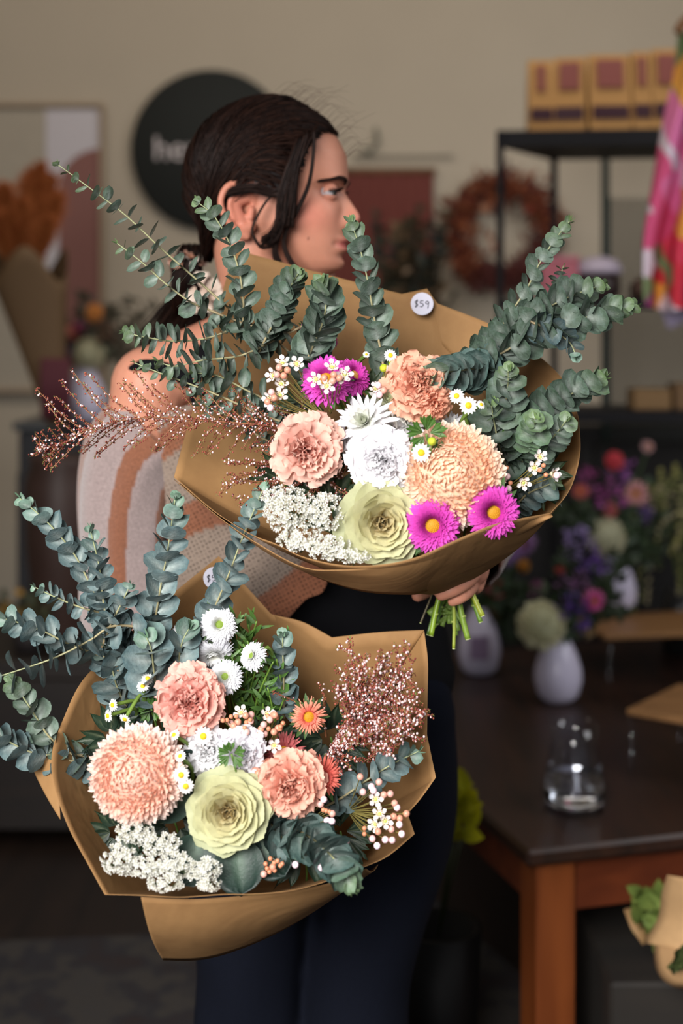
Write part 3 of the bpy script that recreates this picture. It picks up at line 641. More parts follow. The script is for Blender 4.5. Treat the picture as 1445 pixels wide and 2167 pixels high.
for u in (.045, 1.155):
    for v in (.045, 1.275): mb = MB(); box(mb, tp_(u, v, (TZ-.028)/2), (.07, .07, TZ-.028), R=TR, bev=.004); mb.build('leg', WL, o, smooth=False)
# risers
def riser(px, py, dirv, L_, W_, label, h=.12):
    dep = (CZ-(TZ+h))*F/(py-HY); c = P(px, py, dep); a = Vector(dirv).normalized(); b = Vector((-a.y, a.x, 0))
    R3 = Matrix.Rotation(math.atan2(a.y, a.x), 3, 'Z'); ce = c+a*L_/2+b*W_/2; ce.z = TZ+h-.006
    t = thing('display_riser', (ce.x, ce.y, TZ), label, 'stand', 'wooden risers on the table')
    m = MB(); box(m, ce, (L_, W_, .012), R=R3, bev=.002); m.build('board', stripe_mat('riser_wood', lin(122, 86, 50), lin(142, 102, 62), 4, .5, 'X'), t, smooth=False)
    for (i, j) in ((.03, .03), (.97, .03), (.03, .97), (.97, .97)):
        q = c+a*L_*i+b*W_*j; m = MB(); tube(m, [(q.x, q.y, TZ), (q.x, q.y, TZ+h-.012)], .006, (1, 1, 1), 10); m.build('leg', GLASS, t)
    return t, ce
def glassmat(name, col=(1, 1, 1), rough=0.0, ior=1.3):
    m = bpy.data.materials.new(name); m.use_nodes = True; b = m.node_tree.nodes['Principled BSDF']
    b.inputs['Base Color'].default_value = (*col, 1); b.inputs['Transmission Weight'].default_value = 1; b.inputs['Roughness'].default_value = rough; b.inputs['IOR'].default_value = ior
    return m
def thinglass(name):
    m = bpy.data.materials.new(name); m.use_nodes = True; nt = m.node_tree; N = nt.nodes; tr = N.new('ShaderNodeBsdfTransparent'); tr.inputs[0].default_value = (.93, .94, .96, 1); gl = N.new('ShaderNodeBsdfGlossy'); gl.inputs['Roughness'].default_value = .06
    fr = N.new('ShaderNodeLayerWeight'); fr.inputs[0].default_value = .2; pw = N.new('ShaderNodeMath'); pw.operation = 'POWER'; pw.inputs[1].default_value = 2.5; nt.links.new(fr.outputs['Facing'], pw.inputs[0]); mu = N.new('ShaderNodeMath'); mu.operation = 'MULTIPLY_ADD'; mu.inputs[1].default_value = .5; mu.inputs[2].default_value = .05
    mx = N.new('ShaderNodeMixShader'); nt.links.new(pw.outputs[0], mu.inputs[0]); nt.links.new(mu.outputs[0], mx.inputs[0]); nt.links.new(tr.outputs[0], mx.inputs[1]); nt.links.new(gl.outputs[0], mx.inputs[2]); nt.links.new(mx.outputs[0], N['Material Output'].inputs[0]); return m
GLASS = thinglass('clear_glass')
rA, _ = riser(1281, 1345, (.98, .2, 0), .46, .24, 'wooden riser on clear legs at the back, under a white vase')
rB, _ = riser(1325, 1500, (.80, -.60, 0), .24, .24, 'empty wooden riser on clear legs nearest the right edge', .12)
# vases
WV = mat('white_ceramic', .25, col=lin(206, 200, 222), spec=.5)
def vase(x, y, z, wd, h, label, group='white egg-shaped vases'):
    t = thing('vase', (x, y, z), label, 'vase', group); m = MB(); r = wd/2
    pr = [(.25, 0), (.62, .015), (.86, .12), (1, .32), (.97, .48), (.80, .68), (.56, .86), (.40, .96), (.38, 1), (.30, 1), (.33, .95), (.5, .8), (.6, .5), (.1, .4)]
    lathe(m, [(a*r, b*h) for a, b in pr], (1, 1, 1), 40, (x, y, z)); m.build('body', WV, t); return Vector((x, y, z+h))
def onT(px, py, z=TZ): d = (CZ-z)*F/(py-HY); return P(px, py, d)
v1 = onT(1188, 1497); V1 = vase(v1.x, v1.y+.05, TZ, .108, .155, 'white egg-shaped vase in front, between the glass jar and the pompom flower')
v2 = onT(1018, 1437); V2 = vase(v2.x, v2.y+.05, TZ, .105, .16, 'white vase with a lilac label, nearest the woman\'s dark trousers')
v3 = onT(1312, 1308, TZ+.12); V3 = vase(v3.x, v3.y+.04, TZ+.12, .098, .15, 'white vase standing on the rear wooden riser')
m = MB(); q = Vector((v2.x-.005, v2.y+.05-.056, TZ+.075)); box(m, q, (.045, .003, .055), lin(150, 128, 158)); t_ = m.build('label_sticker', M['stuff'], smooth=False); t_.parent = [x for x in bpy.data.objects if x.name.startswith('vase')][1]; t_.matrix_parent_inverse = t_.parent.matrix_basis.inverted()
# glass jar of water
g = onT(1225, 1733); gx, gy = g.x, g.y+.05
o = thing('glass_carafe', (gx, gy, TZ), 'clear glass carafe half full of water at the front of the table', 'carafe')
m = MB(); r = .057; lathe(m, [(.004, 0), (r*.9, 0), (r, .006), (r*1.02, .03), (r*.9, .07), (r*.72, .115), (r*.74, .15), (r*.72, .15), (r*.69, .115), (r*.86, .07), (r*.97, .03), (r*.94, .012), (.004, .01)], (1, 1, 1), 48, (gx, gy, TZ)); m.build('glass', GLASS, o)
m = MB(); lathe(m, [(.004, .0113), (r*.90, .0133), (r*.93, .03), (r*.86, .060), (.004, .060)], (1, 1, 1), 48, (gx, gy, TZ)); m.build('water', glassmat('water', (.97, .98, 1), 0, 1.33), o)
# flowers in the vases: soft background blooms, each on its own stem
def bgf(kind, px, py, d, dp, col, label, group, root, shape='aster', col2=None):
    c = P(px, py, d); R = dp/2/F*d; fc = (U(-.5, .5), -1, U(-.1, .6)); o = thing(kind, c, label, 'flower', group, facing(fc, U(0, 6)))
    m = MB(); c2 = col2 or mixc(col, (1, 1, 1), .12)
    if shape == 'pom': fl_dome(m, R, R*.95, 150, col, c2, c2, .3, .18, -.9)
    elif shape == 'aster': fl_aster(m, R, col, c2, 3, 18, .25, .2)
    elif shape == 'tulip':
        for k in range(7): petal(m, (0, 0, -R), pb(k*.9, 1.3), R*2.2, R*1.1, prof_ovate, 5, 4, cup=.4, curl=.4, c0=col, c1=c2)
    elif shape == 'statice':
        for k in range(46):
            a = np.array((U(-1, 1), U(-1, 1), U(-.5, .8)))*R*.9; petal(m, a, basis((U(-1, 1), U(-1, 1), U(.2, 1)), (1, .2, 0)), R*.5, R*.4, prof_fan, 3, 4, ruf=.1, c0=col, c1=c2)
    m.build('bloom', M['petal'], o, local=True)
    if shape == 'aster': m = MB(); fl_disc(m, R*.22, R*.14, lin(190, 140, 30), lin(210, 160, 40), 12, R*.02); m.build('disc', M['stuff'], o, local=True)
    m = MB(); tube(m, spline([c+Vector((0, .01, -.01)), (c+root)/2+Vector((U(-.02, .02), .01, .01)), root], 10), .0018, lin(60, 84, 44), 5); m.build('stem', M['stem'], o)
    if shape != 'pom' or True:
        m = MB()
        for k in range(6):
            q = np.array(c)*.6+np.array(root)*.4+np.array((U(-.03, .03), U(-.02, .03), U(-.02, .03))); petal(m, q, basis((U(-1, 1), U(-1, 1), U(-.5, 1)), (0, -1, .3)), .035, .014, prof_ovate, 4, 3, c0=lin(44, 62, 40), c1=lin(54, 74, 46))
        m.build('leaves', M['leaf'], o)
G1 = 'flowers in the front white vase'; r1 = V1+Vector((0, 0, -.03)); d1 = v1.y+.05
MG, PU, CO, YE, LI = lin(196, 46, 168), lin(96, 46, 160), lin(214, 90, 80), lin(226, 170, 60), lin(170, 140, 196)
bgf('pompom_chrysanthemum', 1147, 1322, d1-.03, 98, lin(206, 206, 168), 'large creamy white pompom flower above the front white vase', G1, r1, 'pom')
bgf('aster', 1257, 1272, d1-.03, 52, lin(214, 60, 150), 'bright pink daisy-like flower with yellow centre right of the front pompom', G1, r1)
bgf('statice', 1215, 1290, d1-.02, 70, PU, 'deep purple ruffled flower cluster beside the front pompom', G1, r1, 'statice')
bgf('statice', 1205, 1235, d1+.02, 60, lin(150, 92, 150), 'mauve ruffled flower above the deep purple one', G1, r1, 'statice')
bgf('tulip', 1185, 1205, d1+.02, 44, lin(206, 76, 66), 'coral-red bud leaning up above the front vase', G1, r1, 'tulip')
bgf('statice', 1255, 1195, d1+.05, 60, lin(112, 60, 168), 'violet flower cluster below the rear white pompom', G1, r1, 'statice')
bgf('statice', 1225, 1150, d1+.06, 66, lin(150, 130, 190), 'pale lavender flower spray left of the rear pompom', G1, r1, 'statice')
bgf('freesia', 1240, 1335, d1, 34, lin(200, 170, 120), 'small cream flower low on the rim of the front vase', G1, r1, 'statice')
G2 = 'flowers in the vase with the lilac label'; r2 = V2+Vector((0, 0, -.03)); d2 = v2.y+.05
bgf('tulip', 1108, 1198, d2-.06, 50, lin(236, 180, 60), 'golden yellow bud leaning right behind the hand', G2, r2, 'tulip')
bgf('aster', 1070, 1165, d2, 66, lin(120, 60, 150), 'purple daisy-like flower just right of the paper wrap edge', G2, r2)
bgf('aster', 1040, 1200, d2, 40, lin(176, 40, 50), 'dark red small flower beside the cardigan cuff', G2, r2, 'aster')
bgf('aster', 1052, 1245, d2, 52, lin(186, 66, 60), 'dull red flower below the dark red one', G2, r2)
bgf('aster', 1105, 1150, d2+.04, 60, lin(130, 70, 140), 'mauve flower between the purple one and the yellow bud', G2, r2)
bgf('statice', 1030, 1300, d2, 46, lin(120, 92, 30), 'mustard flower low above the labelled vase', G2, r2, 'statice')
bgf('statice', 1135, 1245, d2+.03, 30, lin(190, 90, 160), 'small pink flower spike left of the coral-red bud', G2, r2, 'statice')
G3 = 'flowers in the vase on the riser'; r3 = V3+Vector((0, 0, -.03)); d3 = v3.y+.04
bgf('pompom_chrysanthemum', 1285, 1137, d3-.03, 80, lin(196, 196, 164), 'white pompom flower above the vase on the riser', G3, r3, 'pom')
bgf('gerbera', 1345, 1045, d3, 58, lin(206, 140, 140), 'dusty pink flower at upper right of the back arrangement', G3, r3, 'aster')
bgf('gerbera', 1300, 975, d3+.03, 38, lin(206, 40, 60), 'bright red flower, topmost in the back arrangement', G3, r3, 'pom')
bgf('orchid', 1245, 1005, d3+.03, 40, lin(160, 40, 130), 'magenta flower at upper left of the back arrangement', G3, r3, 'statice')
bgf('orchid', 1285, 1050, d3, 66, lin(168, 50, 150), 'bright magenta flower above the rear pompom', G3, r3, 'statice')
bgf('orchid', 1320, 1010, d3+.04, 56, lin(140, 60, 150), 'purple curved petal flower beneath the bright red flower', G3, r3, 'statice')
bgf('gerbera', 1228, 1040, d3, 40, lin(190, 66, 60), 'coral flower left of the bright magenta one', G3, r3, 'aster')
bgf('gerbera', 1292, 1078, d3-.02, 40, lin(180, 60, 60), 'coral-red flower just above the rear white pompom', G3, r3, 'aster')
bgf('dahlia', 1372, 945, d3+.05, 30, lin(190, 140, 140), 'small pale pink flower at the top right of the back arrangement', G3, r3, 'aster')
bgf('statice', 1300, 1200, d3-.02, 60, lin(160, 146, 200), 'pale lilac ruffled flower at the mouth of the riser vase', G3, r3, 'statice')
bgf('statice', 1365, 1085, d3-.02, 34, lin(90, 50, 140), 'dark violet flower beside the hanging green tassels', G3, r3, 'statice')
o = thing('amaranthus', P(1420, 1180, d3+.12), 'drooping yellow-green tassel flowers hanging at the right edge', 'flower'); mt = MB(); tz = MB()
rt = P(1440, 1240, d3+.12); rt.z = TZ+.15
for k in range(26):
    px0 = U(1390, 1500); top = P(px0, U(1000, 1120), d3+U(.02, .16)); dx = U(-90, 60); en = P(px0+dx, U(1110, 1300), top.y+U(-.05, .03))
    s = spline([rt, top, P(px0+dx*.7, HY+(CZ-top.z)/top.y*F+25, top.y), en], 26); tube(mt, s[:10], .002, lin(70, 80, 44), 5)
    cc = random.choice([lin(150, 146, 84), lin(176, 164, 128), lin(128, 134, 74)])
    for q in range(90): i = random.randrange(7, 26); ball(tz, s[i]+np.array((U(-1, 1), U(-1, 1), U(-1, 1)))*.006*(1.1-i/30), U(.002, .004), mixc(cc, (.1, .1, .05), U(0, .3)), SPL)
mt.build('stems', M['stem'], o); tz.build('tassels', M['stuff'], o)
m = MB(); lathe(m, [(.01, TZ), (.045, TZ), (.05, TZ+.1), (.042, TZ+.16), (.038, TZ+.16), (.04, TZ+.1), (.01, TZ+.03)], (1, 1, 1), 28, (rt.x, rt.y, 0)); t_ = m.build('dark_vase', mat('dark_ceramic', .3, col=lin(30, 30, 30))); tag(t_, 'dark vase under the drooping green tassels', 'vase')
# greenery between
for i, (px, py, dd, lab, rr) in enumerate(((1200, 1120, d3-.02, 'dark green leaf spray behind the violet flowers', r3), (1075, 1300, d2+.03, 'dark leafy filler around the labelled vase', r2), (1265, 1245, d1+.05, 'dark leafy filler behind the pink daisy flower', r1), (1340, 1150, d3+.05, 'dark leafy filler behind the riser vase', r3))):
    o = thing('leafy_filler', rr, lab, 'foliage', 'leaf sprays among the vases'); m = MB(); m2 = MB(); c = np.array(P(px, py, dd))
    for k in range(16):
        e = c+np.array((U(-.08, .08), U(-.04, .04), U(-.08, .08))); s = spline([np.array(rr), (np.array(rr)+e)/2+np.array((0, 0, .02)), e], 12); tube(m2, s, .0012, lin(50, 60, 34), 4)
        for q in range(5, 12):
            for h in range(3): petal(m, s[q], basis((U(-1, 1), U(-1, 1), U(-.3, 1)), (U(-1, 1), -1, .3)), U(.02, .04), .014, prof_ovate, 3, 3, c0=lin(38, 52, 34), c1=lin(52, 66, 40))
    m2.build('stems', M['stem'], o); m.build('leaves', M['leaf'], o)
# kraft bouquet standing under the table edge
cb = P(1440, 1990, 2.2); o = thing('wrapped_bouquet', cb, 'kraft-wrapped bouquet partly visible at the lower right corner', 'bouquet'); m = MB()
V = []; f = []
rimL = spline([(1412, 1852, 2.12), (1400, 1890, 2.14), (1393, 1940, 2.16), (1368, 1985, 2.17), (1360, 1995, 2.17)], 16); 
n = 16
for i in range(n):
    for j in range(12): k = j/11; px = rimL[i][0]+k*230; V.append(tuple(P(px, rimL[i][1]+40*k, rimL[i][2]-.07*math.sin(k*3.0))))
for i in range(n-1):
    for j in range(11): a = i*12+j; f.append((a, a+1, a+13, a+12))
m.add(V, f, lin(190, 152, 108))
V = []; f = []; r2_ = spline([(1384, 1990, 2.16), (1386, 2040, 2.14), (1400, 2070, 2.12), (1430, 2090, 2.1), (1480, 2100, 2.1)], 16)
for i in range(n):
    for j in range(8): k = j/7; q = P(r2_[i][0]+k*(1500-r2_[i][0]), r2_[i][1]-k*(r2_[i][1]-1985), r2_[i][2]-.03*math.sin(k*3.1)); V.append(tuple(q))
for i in range(n-1):
    for j in range(7): a = i*8+j; f.append((a, a+1, a+9, a+8))
m.add(V, f, lin(178, 140, 98)); m.build('paper', M['stuff'], o, solid=.0008)
m = MB(); tri = [P(1320, 1925, 2.24), P(1345, 1920, 2.25), P(1378, 1985, 2.22), P(1360, 2000, 2.21), P(1335, 1965, 2.22)]; m.add([tuple(q) for q in tri], [(0, 1, 2, 3, 4)], lin(150, 116, 76)); m.build('paper_corner', M['stuff'], o, solid=.0008)
m = MB()
for k in range(36): q = P(U(1345, 1410), U(1890, 1985), 2.24+U(-.03, .02)); petal(m, q, basis((U(-1, 1), U(-1, 0), U(-.2, 1)), (0, -1, .2)), .045, .022, prof_ovate, 4, 4, cup=.2, c0=lin(92, 110, 52), c1=lin(120, 136, 66))
for k in range(10): q = P(U(1425, 1450), U(2015, 2050), 2.06); petal(m, q, basis((U(-1, 1), U(-1, 0), U(-.2, 1)), (0, -1, .2)), .03, .018, prof_ovate, 4, 4, cup=.2, c0=lin(60, 70, 40), c1=lin(80, 90, 50))
m.build('leaves', M['leaf'], o)
# crate that carries it
m = MB(); c = Vector((cb.x+.1, 2.3, .06)); box(m, (c.x+.05, 2.45, (cb.z-.09)/2), (.5, .4, cb.z-.09), bev=.006); t_ = m.build('floor_crate', stripe_mat('crate_wood', lin(24, 20, 16), lin(34, 28, 22), 3, .7, 'X'), smooth=False); tag(t_, 'dark crate on the floor under the kraft-wrapped bouquet', 'crate')
# rug
o = thing('patterned_rug', (-.35, 2.5, .0), 'worn grey patterned rug on the floor behind the woman\'s legs', 'rug')
RM = bpy.data.materials.new('rug'); RM.use_nodes = True; nt = RM.node_tree; tc = nt.nodes.new('ShaderNodeTexCoord'); n1 = nt.nodes.new('ShaderNodeTexNoise'); n1.inputs['Scale'].default_value = 9; n1.inputs['Detail'].default_value = 8
nt.links.new(tc.outputs['Object'], n1.inputs[0]); cr = nt.nodes.new('ShaderNodeValToRGB'); e = cr.color_ramp.elements; e[0].position = .36; e[0].color = (*lin(40, 29, 28), 1); e[1].position = .62; e[1].color = (*lin(52, 48, 46), 1)
k_ = cr.color_ramp.elements.new(.48); k_.color = (*lin(36, 34, 38), 1); k_ = cr.color_ramp.elements.new(.53); k_.color = (*lin(54, 49, 45), 1)
nt.links.new(n1.outputs[0], cr.inputs[0]); nt.links.new(cr.outputs[0], nt.nodes['Principled BSDF'].inputs[0]); nt.nodes['Principled BSDF'].inputs['Roughness'].default_value = .95
a = [(-1.6, 3.02), (-.4, 3.14), (.0, 3.40), (.2, 3.38), (.45, 2.75), (.5, 1.9), (-1.5, 1.7)]
m = MB(); m.add([(x, y, .008) for x, y in a]+[(x, y, .001) for x, y in a], [tuple(range(7))[::-1], tuple(range(7, 14))]+[(i, (i+1) % 7, 7+(i+1) % 7, 7+i) for i in range(7)], (1, 1, 1)); m.build('pile', RM, o, smooth=False)
# bright yellow wrapped thing behind the trousers
c = P(966, 1712, 2.42); o = thing('yellow_flower_bunch', (c.x, c.y, c.z), 'bright yellow-green bunch of leaves peeking out left of the table', 'foliage'); m = MB()
for k in range(40): petal(m, np.array(c)+np.array((U(-.045, .02), U(-.03, .03), U(-.05, .04))), basis((U(-1, 1), U(-1, 0), U(0, 1)), (0, -1, .2)), .05, .03, prof_ovate, 4, 4, cup=.2, c0=lin(150, 150, 20), c1=lin(190, 184, 30))
m.build('leaves', M['leaf'], o); m = MB()
for k in range(6): tube(m, [(c.x+U(-.02, .02), c.y, c.z-.03), (c.x-.03, c.y+.02, .3)], .002, lin(44, 50, 22), 5)
m.build('stems', M['stem'], o)
m = MB(); lathe(m, [(.01, .0), (.06, .0), (.075, .32), (.066, .32), (.06, .02), (.01, .02)], (1, 1, 1), 24, (c.x-.03, c.y+.02, 0)); t_ = m.build('floor_bucket', mat('bucket', .6, spec=.2, col=lin(13, 12, 12))); tag(t_, 'dark bucket on the floor holding the yellow-green bunch', 'bucket')
# arrangement on the console at left
d = 4.2; cv = P(180, 880, d); cv.z = ctop; VL = vase(cv.x, d, ctop, .13, .17, 'white vase on the console at left below the mixed flowers'); rl = VL+Vector((0, 0, -.03)); GL = 'flowers in the vase on the left console'
for sp_ in (('pompom_chrysanthemum', 187, 748, 66, lin(190, 186, 150), 'cream pompom flower in the left console vase', 'pom'), ('gerbera', 110, 672, 46, lin(206, 76, 110), 'bright pink flower at upper left of the console vase', 'aster'),
            ('rose', 150, 705, 64, lin(206, 120, 100), 'peach rose-like flower above the cream pompom', 'tulip'), ('gerbera', 200, 662, 38, lin(216, 140, 40), 'orange round flower, topmost above the console vase', 'pom'),
            ('statice', 138, 748, 44, lin(80, 30, 120), 'deep purple flower left of the cream pompom', 'statice'), ('orchid', 172, 695, 32, lin(170, 30, 110), 'small magenta flower below the orange one', 'statice'), ('orchid', 225, 700, 40, lin(140, 90, 60), 'dull brownish bloom right of the magenta one', 'statice')):
    bgf(sp_[0], sp_[1], sp_[2], d-.03, sp_[3], sp_[4], sp_[5], GL, rl, sp_[6])
o = thing('leafy_filler', rl, 'dark leafy filler in the vase on the left console', 'foliage'); m = MB(); m2 = MB(); c = np.array(P(185, 700, d))
for k in range(26):
    e = c+np.array((U(-.12, .22), U(-.04, .06), U(-.1, .12))); s = spline([np.array(rl), (np.array(rl)+e)/2+np.array((0, 0, .02)), e], 12); tube(m2, s, .0012, lin(50, 60, 34), 4)
    for q in range(5, 12):
        for h in range(3): petal(m, s[q], basis((U(-1, 1), U(-1, 1), U(-.3, 1)), (U(-1, 1), -1, .3)), U(.02, .04), .014, prof_ovate, 3, 3, c0=lin(62, 60, 44), c1=lin(90, 80, 66))
m2.build('stems', M['stem'], o); m.build('leaves', M['leaf'], o)
# ---------------- the woman ----------------
def remeshed(name, mb, mat_, parent, voxel, smooth_it=0, keep=None, shade=None):
    o = mb.build(name, mat_, None); o.data.attributes.remove(o.data.color_attributes['Col'])
    m = o.modifiers.new('r', 'REMESH'); m.mode = 'VOXEL'; m.voxel_size = voxel; m.use_smooth_shade = True
    dg = bpy.context.evaluated_depsgraph_get(); dg.update(); me = bpy.data.meshes.new_from_object(o.evaluated_get(dg)); o.modifiers.clear()
    old = o.data; o.data = me; bpy.data.meshes.remove(old); me.name = name
    n = len(me.vertices); V = np.empty(n*3); me.vertices.foreach_get('co', V); V = V.reshape(-1, 3)
    if smooth_it:
        E = np.empty(len(me.edges)*2, dtype=np.int64); me.edges.foreach_get('vertices', E); E = E.reshape(-1, 2); deg = np.bincount(E.ravel(), minlength=n)[:, None]
        wgt = np.ones((n, 1)) if keep is None else keep(V)[:, None]
        for k in range(smooth_it):
            A = np.zeros_like(V)
            for c in range(3): A[:, c] = np.bincount(E[:, 0], V[E[:, 1], c], n)+np.bincount(E[:, 1], V[E[:, 0], c], n)
            V = V+wgt*.6*(A/np.maximum(deg, 1)-V)
    if shade is not None: V, C = shade(V)
    else: C = None
    if parent is not None: V = V-np.array(parent.location); o.parent = parent
    me.vertices.foreach_set('co', V.ravel())
    if C is not None:
        a = me.color_attributes.new('Col', 'FLOAT_COLOR', 'POINT'); a.data.foreach_set('color', np.concatenate([C, np.ones((n, 1))], 1).astype(np.float32).ravel())
    me.polygons.foreach_set('use_smooth', [True]*len(me.polygons)); me.update(); me.materials.clear(); me.materials.append(mat_); return o
def cap(mb, pts, rad, asp=1.0, seg=20, flat=None, n=None):
    """closed rounded limb through the points, with a radius at each"""
    p = spline(pts, n or max(12, len(pts)*6)); r = np.interp(np.linspace(0, 1, len(p)), np.linspace(0, 1, len(rad)), rad)
    T0 = p[0]-p[1]; T0 /= np.linalg.norm(T0); T1 = p[-1]-p[-2]; T1 /= np.linalg.norm(T1)
    aa = np.array([.99, .92, .8, .6, .3]); 
    pre = [p[0]+T0*r[0]*a for a in aa]; post = [p[-1]+T1*r[-1]*a for a in aa[::-1]]
    rr = [r[0]*math.sqrt(1-a*a) for a in aa]; r2 = [r[-1]*math.sqrt(1-a*a) for a in aa[::-1]]
    tube(mb, np.array(pre+list(p)+post), np.array(rr+list(r)+r2), (1, 1, 1), seg, asp, flat=flat)
HD = 1.9; SC = HD/F
ROOT = Vector((-.06, 1.93, 0))
woman = thing('person', ROOT, 'woman in a striped knit cardigan holding two wrapped bouquets, looking right', 'person')
HO = P(575, 580, HD); yaw = -.10                     # head origin: under the chin line, between the ears
HM = Matrix.Translation(HO) @ Matrix.Rotation(yaw, 4, 'Z')   # local +X looks to the right of the picture
def hw(p): return HM @ Vector(p)
zt = np.array([-.03, 0, .006, .016, .025, .032, .038, .044, .052, .059, .064, .0745, .085, .098, .1085, .1185, .1325, .158, .177, .196, .212, .222, .2265])
xf = np.array([.03, .080, .0895, .093, .0938, .0943, .0948, .0953, .0960, .0966, .0970, .0975, .0975, .0965, .0955, .1005, .1025, .100, .091, .075, .052, .028, .004])
xb = np.array([-.02, .03, .02, .005, -.01, -.022, -.032, -.045, -.058, -.068, -.074, -.084, -.091, -.097, -.100, -.102, -.104, -.103, -.096, -.082, -.062, -.04, -.012])
wd = np.array([.03, .024, .033, .041, .0465, .0505, .0535, .056, .0585, .0605, .062, .064, .066, .068, .0695, .071, .073, .074, .070, .061, .046, .028, .006])
nose_z = np.array([.050, .056, .060, .064, .070, .0755, .081, .088, .098, .108, .116]); nose_x = np.array([.0, .004, .009, .0150, .0200, .0212, .0190, .0145, .0085, .003, .0])
def head_mesh(mb):
    nz, na = 150, 160; Z = np.interp(np.linspace(0, 1, nz), np.linspace(0, 1, 300), np.concatenate([np.linspace(-.03, .226, 300)])); Z = np.linspace(-.004, .2264, nz)
    A = np.linspace(0, 2*np.pi, na, endpoint=False); V = []; f = []
    for z in Z:
        a_, b_, w_ = np.interp(z, zt, xf), np.interp(z, zt, xb), np.interp(z, zt, wd)
        c = a_-(a_-b_)*.52; cx, sy = np.cos(A), np.sin(A); hf = np.where(cx > 0, a_-c, c-b_)
        ex = .86 if .005 < z < .19 else 1.0
        x = c+hf*np.sign(cx)*np.abs(cx)**np.where(cx > 0, ex, 1); y = w_*np.sign(sy)*np.abs(sy)**np.where(cx > 0, .95, 1)
        fr = np.clip((x-.03)/.04, 0, 1)
        g = lambda yy, zz, sy_, sz_: np.exp(-((np.abs(y)-yy)/sy_)**2-((z-zz)/sz_)**2)*fr
        nx = np.interp(z, nose_z, nose_x); sg = .0095+.0055*np.clip((.085-z)/.02, 0, 1)
        x = x+nx*np.exp(-(np.abs(y)/sg)**2.4)*(cx > 0)
        x = x+.0052*g(.0125, .0675, .0055, .0065)           # nostril wings
        x = x-.0125*g(.032, .1065, .0165, .0105)            # eye sockets
        x = x+.0045*g(.030, .1225, .022, .006)              # brow
        x = x+.0040*g(.045, .078, .018, .016)               # cheek
        y = y+np.sign(y)*.0025*np.exp(-((x-.05)/.03)**2-((z-.075)/.025)**2)
        lip = np.exp(-(np.abs(y)/.021)**3)*(cx > 0)
        x = x+lip*(.0060*np.exp(-((z-.0450)/.0045)**2)+.0068*np.exp(-((z-.0320)/.0050)**2)-.0035*np.exp(-((z-.0385)/.0018)**2)+.0018*np.exp(-((z-.0385)/.014)**2))+.0055*np.exp(-((z-.012)/.008)**2-(y/.018)**2)*(cx > 0)
        x = x-.003*np.exp(-((z-.0235)/.004)**2)*np.exp(-(np.abs(y)/.018)**2)*(cx > 0)-.0025*g(.025, .0385, .005, .004)
        V.append(np.stack([x, y, np.full(na, z)], 1))
    V = np.concatenate(V); M4 = np.array(HM); V = V@M4[:3, :3].T+M4[:3, 3]
    for i in range(nz-1):
        for j in range(na): k = (j+1) % na; f.append((i*na+j, i*na+k, (i+1)*na+k, (i+1)*na+j))
    f.append(tuple(range(na))[::-1]); f.append(tuple((nz-1)*na+j for j in range(na))); mb.add(V, f, (1, 1, 1))
def q_(v): return tuple(v)
shR, shL = P(318, 815, 1.90), P(852, 790, 1.92); elR = P(262, 1270, 1.92); wrR = P(470, 1700, 1.80); haR = P(520, 1790, 1.77)
elL = P(1050, 1050, 2.02); wrL = P(1012, 1168, 1.75); haL = P(985, 1205, 1.70)
body = MB(); head_mesh(body)
nb = Vector((-.045, 1.945, 1.30))
cap(body, [hw((-.018, 0, .075)), hw((-.022, 0, .02)), P(585, 700, 1.925), nb+Vector((-.03, 0, -.02))], [.058, .054, .054, .062], 1.0, 28)      # neck
cap(body, [P(575, 690, 1.93), P(450, 745, 1.925), shR], [.045, .045, .05], 1, 20); cap(body, [P(590, 690, 1.93), P(720, 735, 1.93), shL], [.045, .046, .052], 1, 20)
cap(body, [nb+Vector((-.02, 0, -.06)), nb+Vector((-.01, .0, -.20)), Vector((-.03, 1.95, .98)), Vector((-.02, 1.95, .86))], [.085, .088, .080, .092], 1.7, 28, flat=(0, -1, 0)) # torso
cap(body, [shR, shR*.55+elR*.45+Vector((-.006, 0, 0)), elR], [.053, .045, .037]); cap(body, [elR, elR*.6+wrR*.4, wrR], [.038, .038, .026]);
cap(body, [shL, shL*.5+elL*.5, elL], [.053, .044, .037]); cap(body, [elL, elL*.6+wrL*.4, wrL], [.038, .036, .024])
# ear (right ear, turned to the camera)
for sgn in (-1, 1):
    ec = (-.026, sgn*.0735, .078)
    E = lambda x, z, o=0: hw((ec[0]+x*1.0, ec[1]+sgn*(o-.25*x), ec[2]+z))
    cap(body, [E(.012, .012, -.004), E(.010, .026, .002), E(-.002, .036, .007), E(-.018, .030, .011), E(-.026, .012, .012), E(-.021, -.008, .010), E(-.008, -.024, .006), E(.004, -.032, .002)], [.0035, .0045, .0048, .0048, .0046, .0044, .0048, .006], seg=10, n=50)
    cap(body, [E(.002, .022, .003), E(-.011, .020, .007), E(-.016, .006, .007), E(-.010, -.010, .005)], [.003, .0035, .0035, .003], seg=8, n=24)
    cap(body, [E(.010, .002, .0), E(.009, -.008, .002)], [.005, .005], seg=8); cap(body, [E(.008, -.02, -.002), E(-.002, -.024, .0), E(-.004, -.032, .0)], [.008, .008, .006], seg=10)
    cap(body, [E(.004, .02, -.006), E(-.012, .01, -.003), E(-.004, -.012, -.003), E(.006, -.02, -.006)], [.010, .010, .009, .008], seg=12)
